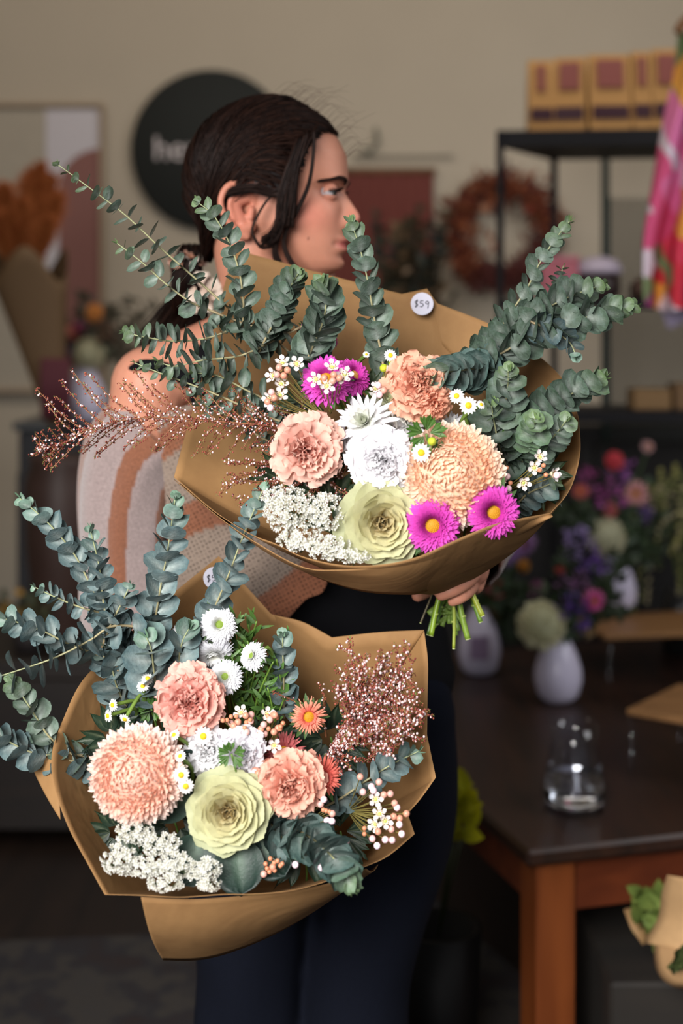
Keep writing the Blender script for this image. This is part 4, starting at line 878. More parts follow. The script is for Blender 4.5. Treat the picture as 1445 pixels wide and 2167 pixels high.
# hips, legs, feet
for s, (hx, kx, ax) in ((-1, (-.11, P(525, 0, 1.9).x, P(520, 0, 1.9).x)), (1, (.05, P(748, 0, 1.92).x, P(745, 0, 1.92).x))):
    cap(body, [(s*.05-.03, 1.95, .84), (-.112 if s < 0 else .058, 1.94, .66), (kx+.002, 1.93, .46), (ax+.002, 1.95, .25), (ax, 1.96, .10)], [.085, .072, .054, .048, .034], 1, 20)
    cap(body, [(ax, 1.99, .055), (ax+s*.01, 1.90, .04), (ax+s*.02, 1.80, .025)], [.035, .034, .024], 1.1, 16)
# hands
def hand(palm, fingers, thumb):
    for (a, b, r) in palm: cap(body, [a, (Vector(a)+Vector(b))/2, b], [r, r, r*.95], 1, 14)
    for f in fingers: cap(body, f[0], f[1], seg=12, n=26)
    cap(body, thumb[0], thumb[1], seg=12, n=26)
k1, k2, k3, k4 = P(984, 1156, 1.665), P(999, 1182, 1.662), P(1006, 1209, 1.664), P(1002, 1236, 1.672)
hand([(wrL, k1, .017), (wrL, k2, .018), (wrL, k3, .017), (P(1014, 1190, 1.74), k4, .014)],
     [([k1, P(958, 1172, 1.625), P(925, 1196, 1.613), P(898, 1222, 1.622)], [.0092, .0088, .0080, .0068]),
      ([k2, P(976, 1205, 1.622), P(940, 1228, 1.608), P(912, 1246, 1.616)], [.0094, .0090, .0082, .0068]),
      ([k3, P(992, 1227, 1.628), P(963, 1246, 1.610), P(934, 1259, 1.612)], [.0092, .0088, .0084, .0072]),
      ([k4, P(993, 1250, 1.640), P(976, 1264, 1.622), P(957, 1273, 1.622)], [.0080, .0076, .0072, .0060])],
     ([P(985, 1180, 1.73), P(940, 1215, 1.715), P(905, 1246, 1.69), P(884, 1260, 1.675)], [.014, .012, .0100, .0080]))
g0 = haR
hand([(wrR, g0+Vector((-.02, .0, .01)), .018), (wrR, g0+Vector((-.01, .01, -.025)), .016), (g0+Vector((-.02, .02, .02)), g0+Vector((-.015, .02, -.03)), .016)],
     [([g0+Vector((-.02, .0, .028-.0185*i)), g0+Vector((.006, -.036+.002*i, .026-.0185*i)), g0+Vector((.032, -.034+.002*i, .020-.0185*i)), g0+Vector((.046-.004*i, -.014, .014-.0185*i))], [.009, .0088, .008, .0066]) for i in range(4)],
     ([g0+Vector((-.02, .02, .03)), g0+Vector((.008, .036, .036)), g0+Vector((.036, .030, .034)), g0+Vector((.05, .012, .032))], [.013, .011, .0095, .0075]))
Mi = np.array(HM.inverted())
def skin_shade(V):
    H = V@Mi[:3, :3].T+Mi[:3, 3]; x, y, z = H[:, 0], np.abs(H[:, 1]), H[:, 2]; n = len(V)
    base = np.array(lin(190, 130, 106)); C = np.tile(base, (n, 1)); inh = (np.abs(x) < .14) & (z > -.02) & (z < .24)
    def blend(w, col):
        nonlocal C
        w = (w*inh)[:, None]; C = C*(1-w)+np.array(lin(*col))*w
    blend(.55*np.exp(-((x-.055)/.03)**2-((z-.075)/.022)**2)*(y > .02), (206, 122, 106))
    blend(.5*np.exp(-((x-.114)/.012)**2-((z-.073)/.012)**2), (206, 118, 102))
    blend(.45*np.exp(-((x+.03)/.03)**2-((z-.08)/.04)**2)*(y > .066), (200, 108, 90))
    lip = np.exp(-(y/.022)**4)*(x > .085)*np.clip(1.25-np.abs(z-.0385)/.0085, 0, 1); blend(np.clip(lip*1.1, 0, .9), (172, 84, 80))
    blend(.5*np.exp(-((y-.031)/.014)**2-((z-.104)/.009)**2)*(x > .05), (178, 114, 98))
    blend(.8*(np.sqrt((x-.055)**2+(z-.044)**2) < .0016)*(y > .02), (110, 66, 54))
    # hands: rosier finger ends
    for c, r in ((haL, .06), (haR, .06)):
        dd = np.linalg.norm(V-np.array(c), axis=1); w = np.clip(1-dd/.09, 0, 1)[:, None]*.4; C = C*(1-w)+np.array(lin(216, 148, 132))*w
    return V, C
def keepf(V):
    H = V@Mi[:3, :3].T+Mi[:3, 3]; inh = (H[:, 2] > .012) & (np.abs(H[:, 0]) < .15) & (np.abs(H[:, 1]) < .12); w = np.ones(len(V)); w[inh] = .10
    for c in (haL, haR): w[np.linalg.norm(V-np.array(c), axis=1) < .11] = .2
    return w
remeshed('body', body, M['skin'], woman, .0021, 10, keepf, skin_shade)
# eyes, lids, brows, lashes
for s in (-1, 1):
    c = hw((.0785, s*.031, .1055)); mb = MB(); Vs, fs = SPB; r = .0122
    look = (HM.to_3x3() @ Vector((1, -.42, -.02))).normalized(); C = []
    for v in Vs:
        dt = Vector(v).dot(look); C.append(lin(12, 10, 10) if dt > .95 else lin(66, 66, 62) if dt > .84 else lin(40, 38, 38) if dt > .81 else lin(158, 152, 154))
    mb.add(Vs*r+np.array(c), fs, C); mb.build('eyeball', mat('eye_%d' % s, .12, spec=.6), woman)
    mb = MB()
    for (z0, z1, rr) in ((.22, 1.0, r*1.13), (-1.0, -.38, r*1.10)):
        nn = 26; V = []; f = []
        for i in range(9):
            zz = z0+(z1-z0)*i/8; rad = math.sqrt(max(0, 1-zz*zz))
            for j in range(nn+1): a = -1.9+3.8*j/nn; drop = (abs(a)/1.7)**2*.34*(1-abs(zz)); z2 = zz-(drop if z0 > 0 else -drop*.4); V.append(q_(hw((.0785+rr*rad*math.cos(a), s*.031+rr*rad*math.sin(a), .1055+rr*z2))))
        for i in range(8):
            for j in range(nn): a = i*(nn+1)+j; f.append((a, a+1, a+nn+2, a+nn+1))
        mb.add(V, f, lin(176, 118, 98))
    mb.build('eyelids', M['skin'], woman, solid=.0012)
    mb = MB()
    for k in range(34):
        a = -1.35+2.7*k/33; drop = (abs(a)/1.7)**2*.34*.8; p0 = Vector((.0785+r*1.16*.97*math.cos(a), s*.031+r*1.16*.97*math.sin(a), .1055+r*1.15*(.22-drop)))
        ou = Vector((math.cos(a), math.sin(a), 0)); tube(mb, [hw(p0-ou*.001), hw(p0+ou*.004+Vector((0, 0, -.0005))), hw(p0+ou*.0085+Vector((0, 0, .003)))], [.0007, .00045, .0002], lin(24, 16, 14), 4)
    mb.build('eyelashes', M['hair'], woman)
    mb = MB()
    for k in range(620):
        t = U(0, 1); yy = .012+.042*t; zz = .1180+.0060*math.sin(math.pi*min(t*1.25, 1)*.75)-.008*max(0, t-.6)+U(-.0036, .0036)*(1-.65*t)
        w_ = np.interp(zz, zt, wd); a_ = np.interp(zz, zt, xf); b_ = np.interp(zz, zt, xb); c_ = a_-(a_-b_)*.52; sy = min(yy/w_, .99)**(1/.95); xx = c_+(a_-c_)*math.cos(math.asin(sy))**.86+.0045*math.exp(-((yy-.03)/.022)**2-((zz-.1225)/.006)**2)+.0008
        p0 = Vector((xx, s*yy, zz)); tube(mb, [hw(p0), hw(p0+Vector((.0005-.004*t, s*.005, .0018*(1-2.2*t))))], [.0008, .0003], lin(30, 18, 15), 3)
    mb.build('eyebrow', M['hair'], woman)
# hair
HC = np.array((-.006, 0, .124)); HA = np.array((.112, .090, .1115))
def hair_line(x, z):  # true where hair grows, side view in head space
    poly = [(.108, .186), (.078, .182), (.060, .160), (.052, .128), (.034, .104), (.008, .104), (-.02, .116), (-.043, .098), (-.05, .06), (-.052, .02), (-.06, -.01), (-.14, -.01), (-.14, .26), (.12, .26)]
    ins = False; j = len(poly)-1
    for i in range(len(poly)):
        (xi, zi), (xj, zj) = poly[i], poly[j]
        if (zi > z) != (zj > z) and x < (xj-xi)*(z-zi)/(zj-zi)+xi: ins = not ins
        j = i
    return ins
def on_cap(p, off=0.0):
    d = np.array(p)-HC; k = math.sqrt(((d/HA)**2).sum()); return HC+d/k*(1+off)
mb = MB(); nz, na = 60, 90; V = []; f = []; ok = []
for i in range(nz+1):
    th = math.pi*i/nz
    for j in range(na):
        a = 2*math.pi*j/na; p = HC+HA*.955*np.array((math.sin(th)*math.cos(a), math.sin(th)*math.sin(a), math.cos(th)))
        if p[2] < .1 and p[0] < 0: p[0] = max(p[0], -.108); 
        ok.append(hair_line(p[0], p[2])); V.append(q_(hw(p)))
for i in range(nz):
    for j in range(na):
        q = (i*na+j, i*na+(j+1) % na, (i+1)*na+(j+1) % na, (i+1)*na+j)
        if all(ok[t] for t in q): f.append(q)
DK = lin(25, 15, 12)
mb.add(V, f, lin(24, 16, 15)); TIE = np.array((-.108, 0, .030))
def strand(mb, pts, r, col, n=16, cnt=1, jit=0.0):
    s = spline(pts, n)
    for k in range(cnt):
        o = np.array((U(-1, 1), U(-1, 1), U(-1, 1)))*jit; ph = U(0, 6); w_ = np.linspace(0, 1, n)[:, None]
        s2 = s+o*(.4+.6*w_)+np.array((0, 1, .3))*np.sin(w_*5+ph)*jit*.5
        cc = mixc(col, lin(72, 44, 32), max(0, random.gauss(.04, .14))); tube(mb, [q_(hw(p)) for p in s2], np.linspace(r, r*.5, n)*U(.7, 1.2), cc, 3)
cnt = 0
while cnt < 2300:
    a = U(-math.pi, math.pi); th = U(0, 1.9); p = HC+HA*np.array((math.sin(th)*math.cos(a), math.sin(th)*math.sin(a), math.cos(th)))
    if not hair_line(p[0], p[2]): continue
    if RNG.random() < .45:  # from the front hairline
        p = HC+HA*np.array((math.cos(U(.3, 1.2)), 0, 0)); p = np.array((U(-.02, .104), 0, 0)); 
        y = U(-1, 1); p = np.array((U(.02, .108), y*.088, U(.105, .22)))
        p = on_cap(p)
        if not hair_line(p[0], p[2]) or p[0] < .02: continue
    cnt += 1; off = U(-.02, .035); pts = []; sd = 1 if p[1] >= 0 else -1; T = TIE+np.array((0, U(-.015, .015), U(-.014, .014)))
    for k in range(9):
        t = k/8; q = p*(1-t)+(T+np.array((.02, sd*.012, 0)))*t; q = q+np.array((0, sd*.03*math.sin(math.pi*t), .045*math.sin(math.pi*t)*(1 if p[0] > 0 else .2)))
        if t < .88:
            q2 = on_cap(q, off+.01*math.sin(6*t+p[0]*60)); 
            if q2[2] < .1 and q2[0] < 0: q2[0] = max(q2[0], -.118)
            k2 = max(0, (t-.6)/.28); q = q2*(1-k2)+q*k2
        pts.append(q)
    strand(mb, pts, .00105, DK, 14)
# loose face-framing locks (both sides)
for s in (-1, 1):
    for (xs, cnt_, jit) in (([(.066, .080, .182), (.066, .084, .15), (.060, .083, .112), (.046, .081, .08), (.030, .078, .052), (.028, .076, .03), (.042, .075, .004), (.064, .073, -.012)], 70, .0030),
                            ([(.060, .080, .176), (.046, .086, .14), (.034, .086, .100), (.030, .082, .070), (.020, .080, .045), (.016, .078, .022), (.030, .076, -.004), (.050, .074, -.02)], 100, .004),
                            ([(.064, .078, .180), (.052, .086, .15), (.030, .089, .112), (.008, .088, .092), (-.006, .088, .070), (-.012, .09, .05), (.000, .088, .030), (.018, .082, .035)], 26, .0018),
                            ([(.050, .082, .170), (.036, .088, .130), (.026, .088, .094), (.024, .086, .065), (.014, .084, .045), (.004, .082, .038)], 170, .0085), ([(.056, .080, .176), (.046, .086, .140), (.040, .087, .110), (.037, .086, .085), (.033, .084, .062)], 200, .0075),
                            ([(.070, .07, .186), (.052, .084, .150), (.038, .088, .118), (.020, .088, .100), (-.01, .090, .106), (-.05, .084, .100)], 120, .006)):
        strand(mb, [(x, s*y, z) for x, y, z in xs], .0009, DK, 26, cnt_, jit)
# ponytail behind the shoulder
PT = [tuple(TIE), (-.115, 0.0, .00), (-.118, .012, -.03)]
Pt = [np.array(Mi[:3, :3]@np.array(P(*q))+Mi[:3, 3]) for q in ((405, 640, 1.955), (375, 700, 1.975), (360, 745, 1.99), (372, 800, 2.0))]
for k in range(420):
    o = np.array((U(-1, 1), U(-1, 1), U(-1, 1)))
    pts = [TIE+o*.012]+[np.array(q)+o*.018 for q in PT[1:]]+[q+o*(.022+.008*i) for i, q in enumerate(Pt)]
    strand(mb, pts, .0011, DK, 16)
for k in range(60):   # stray hairs round the crown
    a = U(.2, 1.5); p = HC+HA*1.0*np.array((math.cos(a), U(-.4, .1), math.sin(a))); l = U(.015, .05)
    strand(mb, [p, p+np.array((l*.5, 0, l*.4)), p+np.array((l, U(-.01, .01), l*U(-.1, .7)))], .00022, lin(70, 50, 44), 8)
mb.build('hair', M['hair'], woman)
# scrunchie
mb = MB(); c = np.array(hw(TIE+np.array((-.006, 0, -.012)))); 
for k in range(34):
    a = k*.137*2; cc = random.choice([lin(206, 186, 166), lin(190, 160, 138), lin(216, 202, 190), lin(150, 96, 66)])
    q = c+np.array((.012*math.cos(a), .015*math.sin(a), .004*math.sin(3*a))); petal(mb, q, basis((math.cos(a), math.sin(a), U(-.8, .8)), (U(-1, 1), U(-1, 1), 1)), .015, .018, prof_fan, 5, 6, ruf=.16, c0=cc, c1=mixc(cc, (1, 1, 1), .1))
mb.build('scrunchie', M['stuff'], woman)
mb = MB(); c = np.array(P(432, 622, 1.9))
for k in range(12): a = U(0, 6.28); petal(mb, c+np.array((U(-.012, .012), U(-.01, .01), U(-.012, .012))), basis((math.cos(a), U(-.6, .2), math.sin(a)), (0, -1, 0)), .02, .02, prof_fan, 5, 6, ruf=.16, c0=lin(176, 150, 132), c1=lin(206, 190, 176))
mb.build('scrunchie_tail', M['stuff'], woman)

# black top
mb = MB()
cap(mb, [nb+Vector((-.02, .01, -.115)), nb+Vector((-.01, .0, -.22)), Vector((-.03, 1.95, .98)), Vector((-.02, 1.95, .86))], [.092, .096, .092, .102], 1.75, 30, flat=(0, -1, 0))
cap(mb, [P(440, 740, 1.875), P(445, 790, 1.86), P(450, 850, 1.865), P(470, 960, 1.87)], [.016, .018, .022, .03], 1, 12)
cap(mb, [P(700, 720, 1.88), P(705, 790, 1.87), P(700, 900, 1.87)], [.018, .022, .03], 1, 12)
remeshed('top', mb, M['black'], woman, .005, 6)
mb = MB()   # off-shoulder band round the upper arm
cap(mb, [P(262, 792, 1.875), P(300, 772, 1.85), P(345, 778, 1.84), P(390, 800, 1.845), P(425, 818, 1.85)], [.005, .008, .009, .010, .012], 1, 12)
cap(mb, [P(425, 818, 1.85), P(432, 850, 1.855), P(455, 880, 1.86)], [.016, .018, .02], 1, 12)
remeshed('shoulder_strap', mb, M['black'], woman, .0035, 3)
# trousers
mb = MB()
cap(mb, [(-.03, 1.95, .96), (-.025, 1.95, .88), (-.02, 1.945, .80)], [.088, .105, .108], 1.62, 30, flat=(0, -1, 0))
for s, tp in ((-1, [(-.10, 1.945, .82), (-.118, 1.94, .66), (P(524, 0, 1.9).x, 1.93, .46), (P(520, 0, 1.9).x, 1.95, .25), (P(518, 0, 1.9).x, 1.96, .04)]), (1, [(.058, 1.945, .82), (.062, 1.94, .66), (P(748, 0, 1.92).x+.004, 1.93, .46), (P(750, 0, 1.92).x, 1.95, .25), (P(750, 0, 1.92).x, 1.96, .04)])):
    cap(mb, tp, [.103, .090, .071, .078, .086], 1.0, 28, n=40)
def folds(V):
    for k in range(10):
        a = np.sin(V[:, 0]*U(20, 60)+V[:, 2]*U(-30, 30)+V[:, 1]*U(-40, 40)+U(0, 6)); V = V+a[:, None]*.0012*np.array((.6, 1, .1))
    return V, np.ones((len(V), 3))
remeshed('trousers', mb, M['trouser'], woman, .006, 4, None, folds)
# shoes
for s, ax in ((-1, P(520, 0, 1.9).x), (1, P(745, 0, 1.92).x)):
    mb = MB(); cap(mb, [(ax, 1.99, .056), (ax+s*.01, 1.90, .048), (ax+s*.02, 1.79, .040)], [.045, .044, .034], 1.0, 20)
    def sole(V): V[:, 2] = np.maximum(V[:, 2], .001); return V, np.ones((len(V), 3))
    remeshed('shoe', mb, mat('shoe%d' % s, .4, col=lin(34, 28, 26)), woman, .004, 2, None, sole)
# cardigan
T1, T2, W1, W2 = lin(128, 82, 60), lin(120, 80, 60), lin(148, 131, 128), lin(132, 116, 104)
knit = MB(); 
def sleeve(pts, rad, bounds, seg=168, n=150, asp=1.0, flat=(0, -1, 0), fold=.006):
    W = spline(pts, n); r = np.interp(np.linspace(0, 1, n), np.linspace(0, 1, len(rad)), rad); ang = np.linspace(0, 2*np.pi, seg, endpoint=False)
    T = np.gradient(W, axis=0); T /= np.linalg.norm(T, axis=1)[:, None]; V = []; C = []; f = []
    for i in range(n):
        a = np.cross(T[i], np.array(flat, float)); a /= np.linalg.norm(a); b = np.cross(a, T[i]); t = i/(n-1)
        rr = r[i]*(1+.05*np.sin(3*ang+4*t)+.03*np.sin(7*ang+9*t))+fold*np.sin(22*t+2*np.cos(ang))*np.clip(np.cos(ang-.4), 0, 1)*t*.6
        V.append(W[i]+rr[:, None]*(np.cos(ang)[:, None]*a*asp+np.sin(ang)[:, None]*b))
        xx = ((ang+.25*math.sin(3*t)) % (2*math.pi))
        for q in xx:
            c = W1
            for (l, h) in bounds:
                if l <= q < h: c = T1
            C.append(c)
    for i in range(n-1):
        for j in range(seg): k = (j+1) % seg; f.append((i*seg+j, i*seg+k, (i+1)*seg+k, (i+1)*seg+j))
    m = MB(); m.add(np.concatenate(V), f, C); return m
bd = [(.2, .62), (1.55, 1.95), (2.55, 3.0), (3.7, 4.2), (5.0, 5.5)]
m = sleeve([P(330, 915, 1.905), P(290, 958, 1.905), P(270, 1050, 1.91), P(268, 1180, 1.915), P(280, 1300, 1.915), P(345, 1440, 1.88), P(430, 1610, 1.83), P(470, 1700, 1.80)], [.062, .067, .062, .060, .064, .056, .046, .036], bd)
m.build('cardigan_sleeve', M['knit'], woman, solid=.003)
m = sleeve([P(880, 850, 1.93), P(960, 940, 1.97), P(1040, 1035, 2.02), P(1043, 1100, 1.93), P(1026, 1150, 1.83), P(1010, 1190, 1.745)], [.070, .062, .052, .046, .036, .030], [(.4, .9), (1.8, 2.3), (3.2, 3.8), (4.8, 5.3)])
m.build('cardigan_sleeve', M['knit'], woman, solid=.003)
# the open front panel
V = []; C = []; f = []; nu, nv = 90, 100; lE = spline([(330, 880, 1.86), (345, 1000, 1.84), (352, 1100, 1.838), (360, 1250, 1.835), (380, 1430, 1.84), (420, 1560, 1.86)], nu+1); rE = spline([(560, 800, 1.84), (640, 950, 1.825), (690, 1100, 1.82), (690, 1238, 1.82), (640, 1275, 1.82), (560, 1370, 1.83)], nu+1)
for i in range(nu+1):
    for j in range(nv+1):
        k = j/nv; q = lE[i]*(1-k)+rE[i]*k; px, py = q[0], q[1]+30*math.sin(k*3.1)*0; dd = q[2]-.018*math.sin(math.pi*k)+.006*math.sin(px*.035+py*.02)*k+.012*math.sin(px*.012+py*.03)*k*(1-k)*3
        V.append(q_(P(px, py, dd))); s = .5*px+.86*py+14*math.sin(px*.02)
        C.append(T1 if (1128 < s < 1190 or s > 1345 or 960 < s < 1020) else W2)
for i in range(nu):
    for j in range(nv): a = i*(nv+1)+j; f.append((a, a+1, a+nv+2, a+nv+1))
pm = mat('open_knit', .95, noise=.12, nscale=300, bump=.8, bscale=500, sheen=.3, spec=.1); nt = pm.node_tree; N = nt.nodes
wv = N.new('ShaderNodeTexVoronoi'); wv.inputs['Scale'].default_value = 190; wv.inputs['Randomness'].default_value = .25; tcn = N.new('ShaderNodeTexCoord'); mpn = N.new('ShaderNodeMapping'); mpn.inputs['Scale'].default_value = (1, .0, 1.0); mpn.inputs['Rotation'].default_value = (0, .5, 0)
nt.links.new(tcn.outputs['Object'], mpn.inputs[0]); nt.links.new(mpn.outputs[0], wv.inputs['Vector']); mr = N.new('ShaderNodeMapRange'); mr.inputs[1].default_value = .16; mr.inputs[2].default_value = .30; mr.inputs[3].default_value = .82; mr.inputs[4].default_value = 0
nt.links.new(wv.outputs['Distance'], mr.inputs[0]); tr_ = N.new('ShaderNodeBsdfTransparent'); mxs = N.new('ShaderNodeMixShader'); nt.links.new(mr.outputs[0], mxs.inputs[0]); src = N['Material Output'].inputs[0].links[0].from_socket
nt.links.new(src, mxs.inputs[1]); nt.links.new(tr_.outputs[0], mxs.inputs[2]); nt.links.new(mxs.outputs[0], N['Material Output'].inputs[0])
m = MB(); m.add(V, f, C); m.build('cardigan_front', pm, woman)
# back of the cardigan
m = MB(); V = []; f = []; C = []
for i in range(31):
    z = 1.25-.30*i/30
    for j in range(41): a = math.pi*j/40; V.append((-.035+(.168+.010*math.sin(9*a))*math.cos(a), 1.955+(.13+.01*math.sin(11*a))*math.sin(a), z)); C.append(T1 if (i//5) % 2 else W1)
for i in range(30):
    for j in range(40): a = i*41+j; f.append((a, a+1, a+42, a+41))
m.add(V, f, C); m.build('cardigan_back', M['knit'], woman, solid=.003)
# ---------------- paper wraps ----------------
KR = bpy.data.materials.new('kraft_paper'); KR.use_nodes = True; nt = KR.node_tree; N = nt.nodes; Lk = nt.links; b = N['Principled BSDF']; b.inputs['Roughness'].default_value = .75; b.inputs['Specular IOR Level'].default_value = .25
tc = N.new('ShaderNodeTexCoord'); n1 = N.new('ShaderNodeTexNoise'); n1.inputs['Scale'].default_value = 14; n1.inputs['Detail'].default_value = 8; n1.inputs['Roughness'].default_value = .65; Lk.new(tc.outputs['Object'], n1.inputs[0])
cr = N.new('ShaderNodeValToRGB'); cr.color_ramp.elements[0].position = .3; cr.color_ramp.elements[0].color = (*lin(140, 104, 66), 1); cr.color_ramp.elements[1].position = .7; cr.color_ramp.elements[1].color = (*lin(160, 122, 79), 1); Lk.new(n1.outputs[0], cr.inputs[0]); Lk.new(cr.outputs[0], b.inputs[0])
n2 = N.new('ShaderNodeTexNoise'); n2.inputs['Scale'].default_value = 9; n2.inputs['Detail'].default_value = 3; n2.inputs['Distortion'].default_value = 1; Lk.new(tc.outputs['Object'], n2.inputs[0]); bp = N.new('ShaderNodeBump'); bp.inputs['Strength'].default_value = .35; bp.inputs['Distance'].default_value = .01; Lk.new(n2.outputs[0], bp.inputs['Height']); Lk.new(bp.outputs[0], b.inputs['Normal'])
t = N.new('ShaderNodeBsdfTranslucent'); Lk.new(cr.outputs[0], t.inputs[0]); ms = N.new('ShaderNodeMixShader'); ms.inputs[0].default_value = .16; Lk.new(b.outputs[0], ms.inputs[1]); Lk.new(t.outputs[0], ms.inputs[2]); Lk.new(ms.outputs[0], N['Material Output'].inputs[0])
def rimline(pts, per=9):
    """closed rim; points flagged 1 are sharp corners, the rest is smooth"""
    n = len(pts); out = []
    g = lambda i: np.array(P(*pts[i % n][:3])); c = lambda i: len(pts[i % n]) > 3
    for i in range(n):
        p1, p2 = g(i), g(i+1); p0 = 2*p1-p2 if c(i) else g(i-1); p3 = 2*p2-p1 if c(i+1) else g(i+2)
        for k in range(per): t = k/per; out.append(.5*((2*p1)+(-p0+p2)*t+(2*p0-5*p1+4*p2-p3)*t*t+(-p0+3*p1-3*p2+p3)*t**3))
    return np.array(out)
def wrap_surface(rim, neck, nr, bulge, mid=.55, m=26):
    cen = rim.mean(0); ax = cen-np.array(neck); ax /= np.linalg.norm(ax); V = []; f = []; n = len(rim)
    for k in range(n):
        R = rim[k]; rel = R-np.array(neck); out = rel-ax*(rel@ax); ol = np.linalg.norm(out); out /= ol+1e-9; Nn = np.array(neck)+out*nr; Mm = Nn*(1-mid)+R*mid+out*bulge*(ol/.25)
        for i in range(m+1): t = i/m; V.append((1-t)**2*Nn+2*t*(1-t)*Mm+t*t*R)
    for k in range(n):
        for i in range(m): a = k*(m+1)+i; b_ = ((k+1) % n)*(m+1)+i; f.append((a, b_, b_+1, a+1))
    return np.array(V), f
def overlap_sheet(V, n_rim, m, k0, k1, kfull, tmin, parent):
    # second layer of paper lying on the inside of the wrap, its free edge running down from a corner
    G = V.reshape(n_rim, m+1, 3); W = []; f = []; q = 8
    for k in range(k0, k1+1):
        t0 = 1-(1-tmin)*min(1, (k-k0+.05)/(kfull-k0))
        for j in range(q+1): t = (t0+(1-t0)*j/q)*m; i = min(int(t), m-1); W.append(G[k, i]*(1-t+i)+G[k, i+1]*(t-i)+np.array((0, -.0022, 0)))
    for k in range(k1-k0):
        for j in range(q): a = k*(q+1)+j; f.append((a, a+q+1, a+q+2, a+1))
    mb = MB(); mb.add(np.array(W), f, (1, 1, 1)); return mb.build('overlap_sheet', KR, parent, solid=.0008)
def loft(edge_a, edge_b, m=14, sag=0.0, n=40):
    A_ = spline([P(*p) for p in edge_a], n); B_ = spline([P(*p) for p in edge_b], n); V = []; f = []
    for i in range(n):
        for j in range(m+1): t = j/m; q = A_[i]*(1-t)+B_[i]*t; q = q+np.array((0, -sag*math.sin(math.pi*t), 0)); V.append(q)
    for i in range(n-1):
        for j in range(m): a = i*(m+1)+j; f.append((a, a+1, a+m+2, a+m+1))
    return np.array(V), f
NU = P(945, 1238, 1.66); NL = P(545, 1800, 1.745)
uw = thing('paper_wrap', NU, 'brown kraft paper wrap of the upper bouquet, its price sticker fully visible', 'wrapping paper', 'kraft paper wraps of the held bouquets')
RU = [(497, 528, 1.735, 1), (680, 578, 1.73), (850, 622, 1.725, 1), (903, 611, 1.72, 1), (925, 642, 1.72, 1), (1045, 690, 1.70), (1130, 745, 1.68), (1200, 815, 1.65), (1224, 885, 1.62, 1), (1227, 960, 1.585), (1206, 1035, 1.54), (1165, 1086, 1.49, 1),
      (1100, 1098, 1.465), (1040, 1112, 1.45), (960, 1145, 1.44), (880, 1180, 1.435), (800, 1196, 1.435), (720, 1196, 1.44), (640, 1178, 1.455), (580, 1150, 1.47), (530, 1130, 1.485), (450, 1080, 1.53), (368, 1010, 1.58, 1), (392, 920, 1.62), (430, 790, 1.67), (465, 640, 1.71)]
rim = rimline(RU); V, f = wrap_surface(rim, NU, .018, .035); overlap_sheet(V, len(rim), 26, 27, 62, 52, .5, uw); mb = MB(); mb.add(V, f, (1, 1, 1)); mb.build('inner_sheet', KR, uw, solid=.0006)
# outer sheet folded round the front
V, f = loft([(368, 1014, 1.592), (460, 1092, 1.535), (545, 1150, 1.49), (640, 1200, 1.455), (720, 1206, 1.446), (800, 1199, 1.44), (880, 1181, 1.44), (960, 1146, 1.445), (1040, 1113, 1.455), (1100, 1100, 1.47), (1166, 1088, 1.494)],
            [(400, 1030, 1.63), (480, 1100, 1.60), (560, 1165, 1.57), (640, 1208, 1.54), (700, 1233, 1.52), (770, 1252, 1.51), (850, 1258, 1.52), (900, 1252, 1.56), (980, 1210, 1.57), (1166, 1092, 1.50)], 12, .012, 60)
mb = MB(); mb.add(V, f, (1, 1, 1)); mb.build('outer_sheet', KR, uw, solid=.0006)
lw = thing('paper_wrap', NL, 'brown kraft paper wrap of the lower bouquet, its price sticker half hidden by leaves', 'wrapping paper', 'kraft paper wraps of the held bouquets')
RL = [(463, 1177, 1.665, 1), (520, 1240, 1.655), (574, 1300, 1.645, 1), (640, 1316, 1.645), (703, 1349, 1.64, 1), (800, 1338, 1.625), (897, 1333, 1.61, 1), (905, 1400, 1.59), (904, 1480, 1.57), (903, 1555, 1.55, 1), (922, 1645, 1.53, 1), (890, 1690, 1.515), (862, 1722, 1.505, 1), (877, 1765, 1.49, 1), (820, 1812, 1.475),
      (762, 1838, 1.45), (700, 1862, 1.43), (620, 1884, 1.415), (540, 1892, 1.41), (470, 1893, 1.405), (380, 1899, 1.40), (300, 1895, 1.40), (222, 1893, 1.405, 1), (190, 1835, 1.42), (145, 1750, 1.44), (114, 1660, 1.465), (111, 1590, 1.49), (135, 1520, 1.52), (175, 1440, 1.55), (250, 1365, 1.59), (350, 1270, 1.635)]
rim = rimline(RL); V, f = wrap_surface(rim, NL, .018, .03); overlap_sheet(V, len(rim), 26, 19, 54, 34, .35, lw); mb = MB(); mb.add(V, f, (1, 1, 1)); mb.build('inner_sheet', KR, lw, solid=.0006)
V, f = loft([(298, 1898, 1.41), (400, 1903, 1.415), (500, 1897, 1.425), (600, 1888, 1.44), (700, 1868, 1.455), (775, 1838, 1.475)], [(345, 2032, 1.50), (432, 2030, 1.51), (520, 2004, 1.52), (610, 1962, 1.53), (700, 1905, 1.54), (800, 1830, 1.55)], 14, .014, 50)
mb = MB(); mb.add(V, f, (1, 1, 1)); mb.build('outer_sheet', KR, lw, solid=.0006)
V, f = loft([(116, 1525, 1.53), (92, 1570, 1.53), (68, 1625, 1.53)], [(125, 1580, 1.52), (124, 1650, 1.50), (128, 1735, 1.49)], 8, .004, 20)
mb = MB(); mb.add(V, f, (1, 1, 1)); mb.build('outer_sheet', KR, lw, solid=.0006)
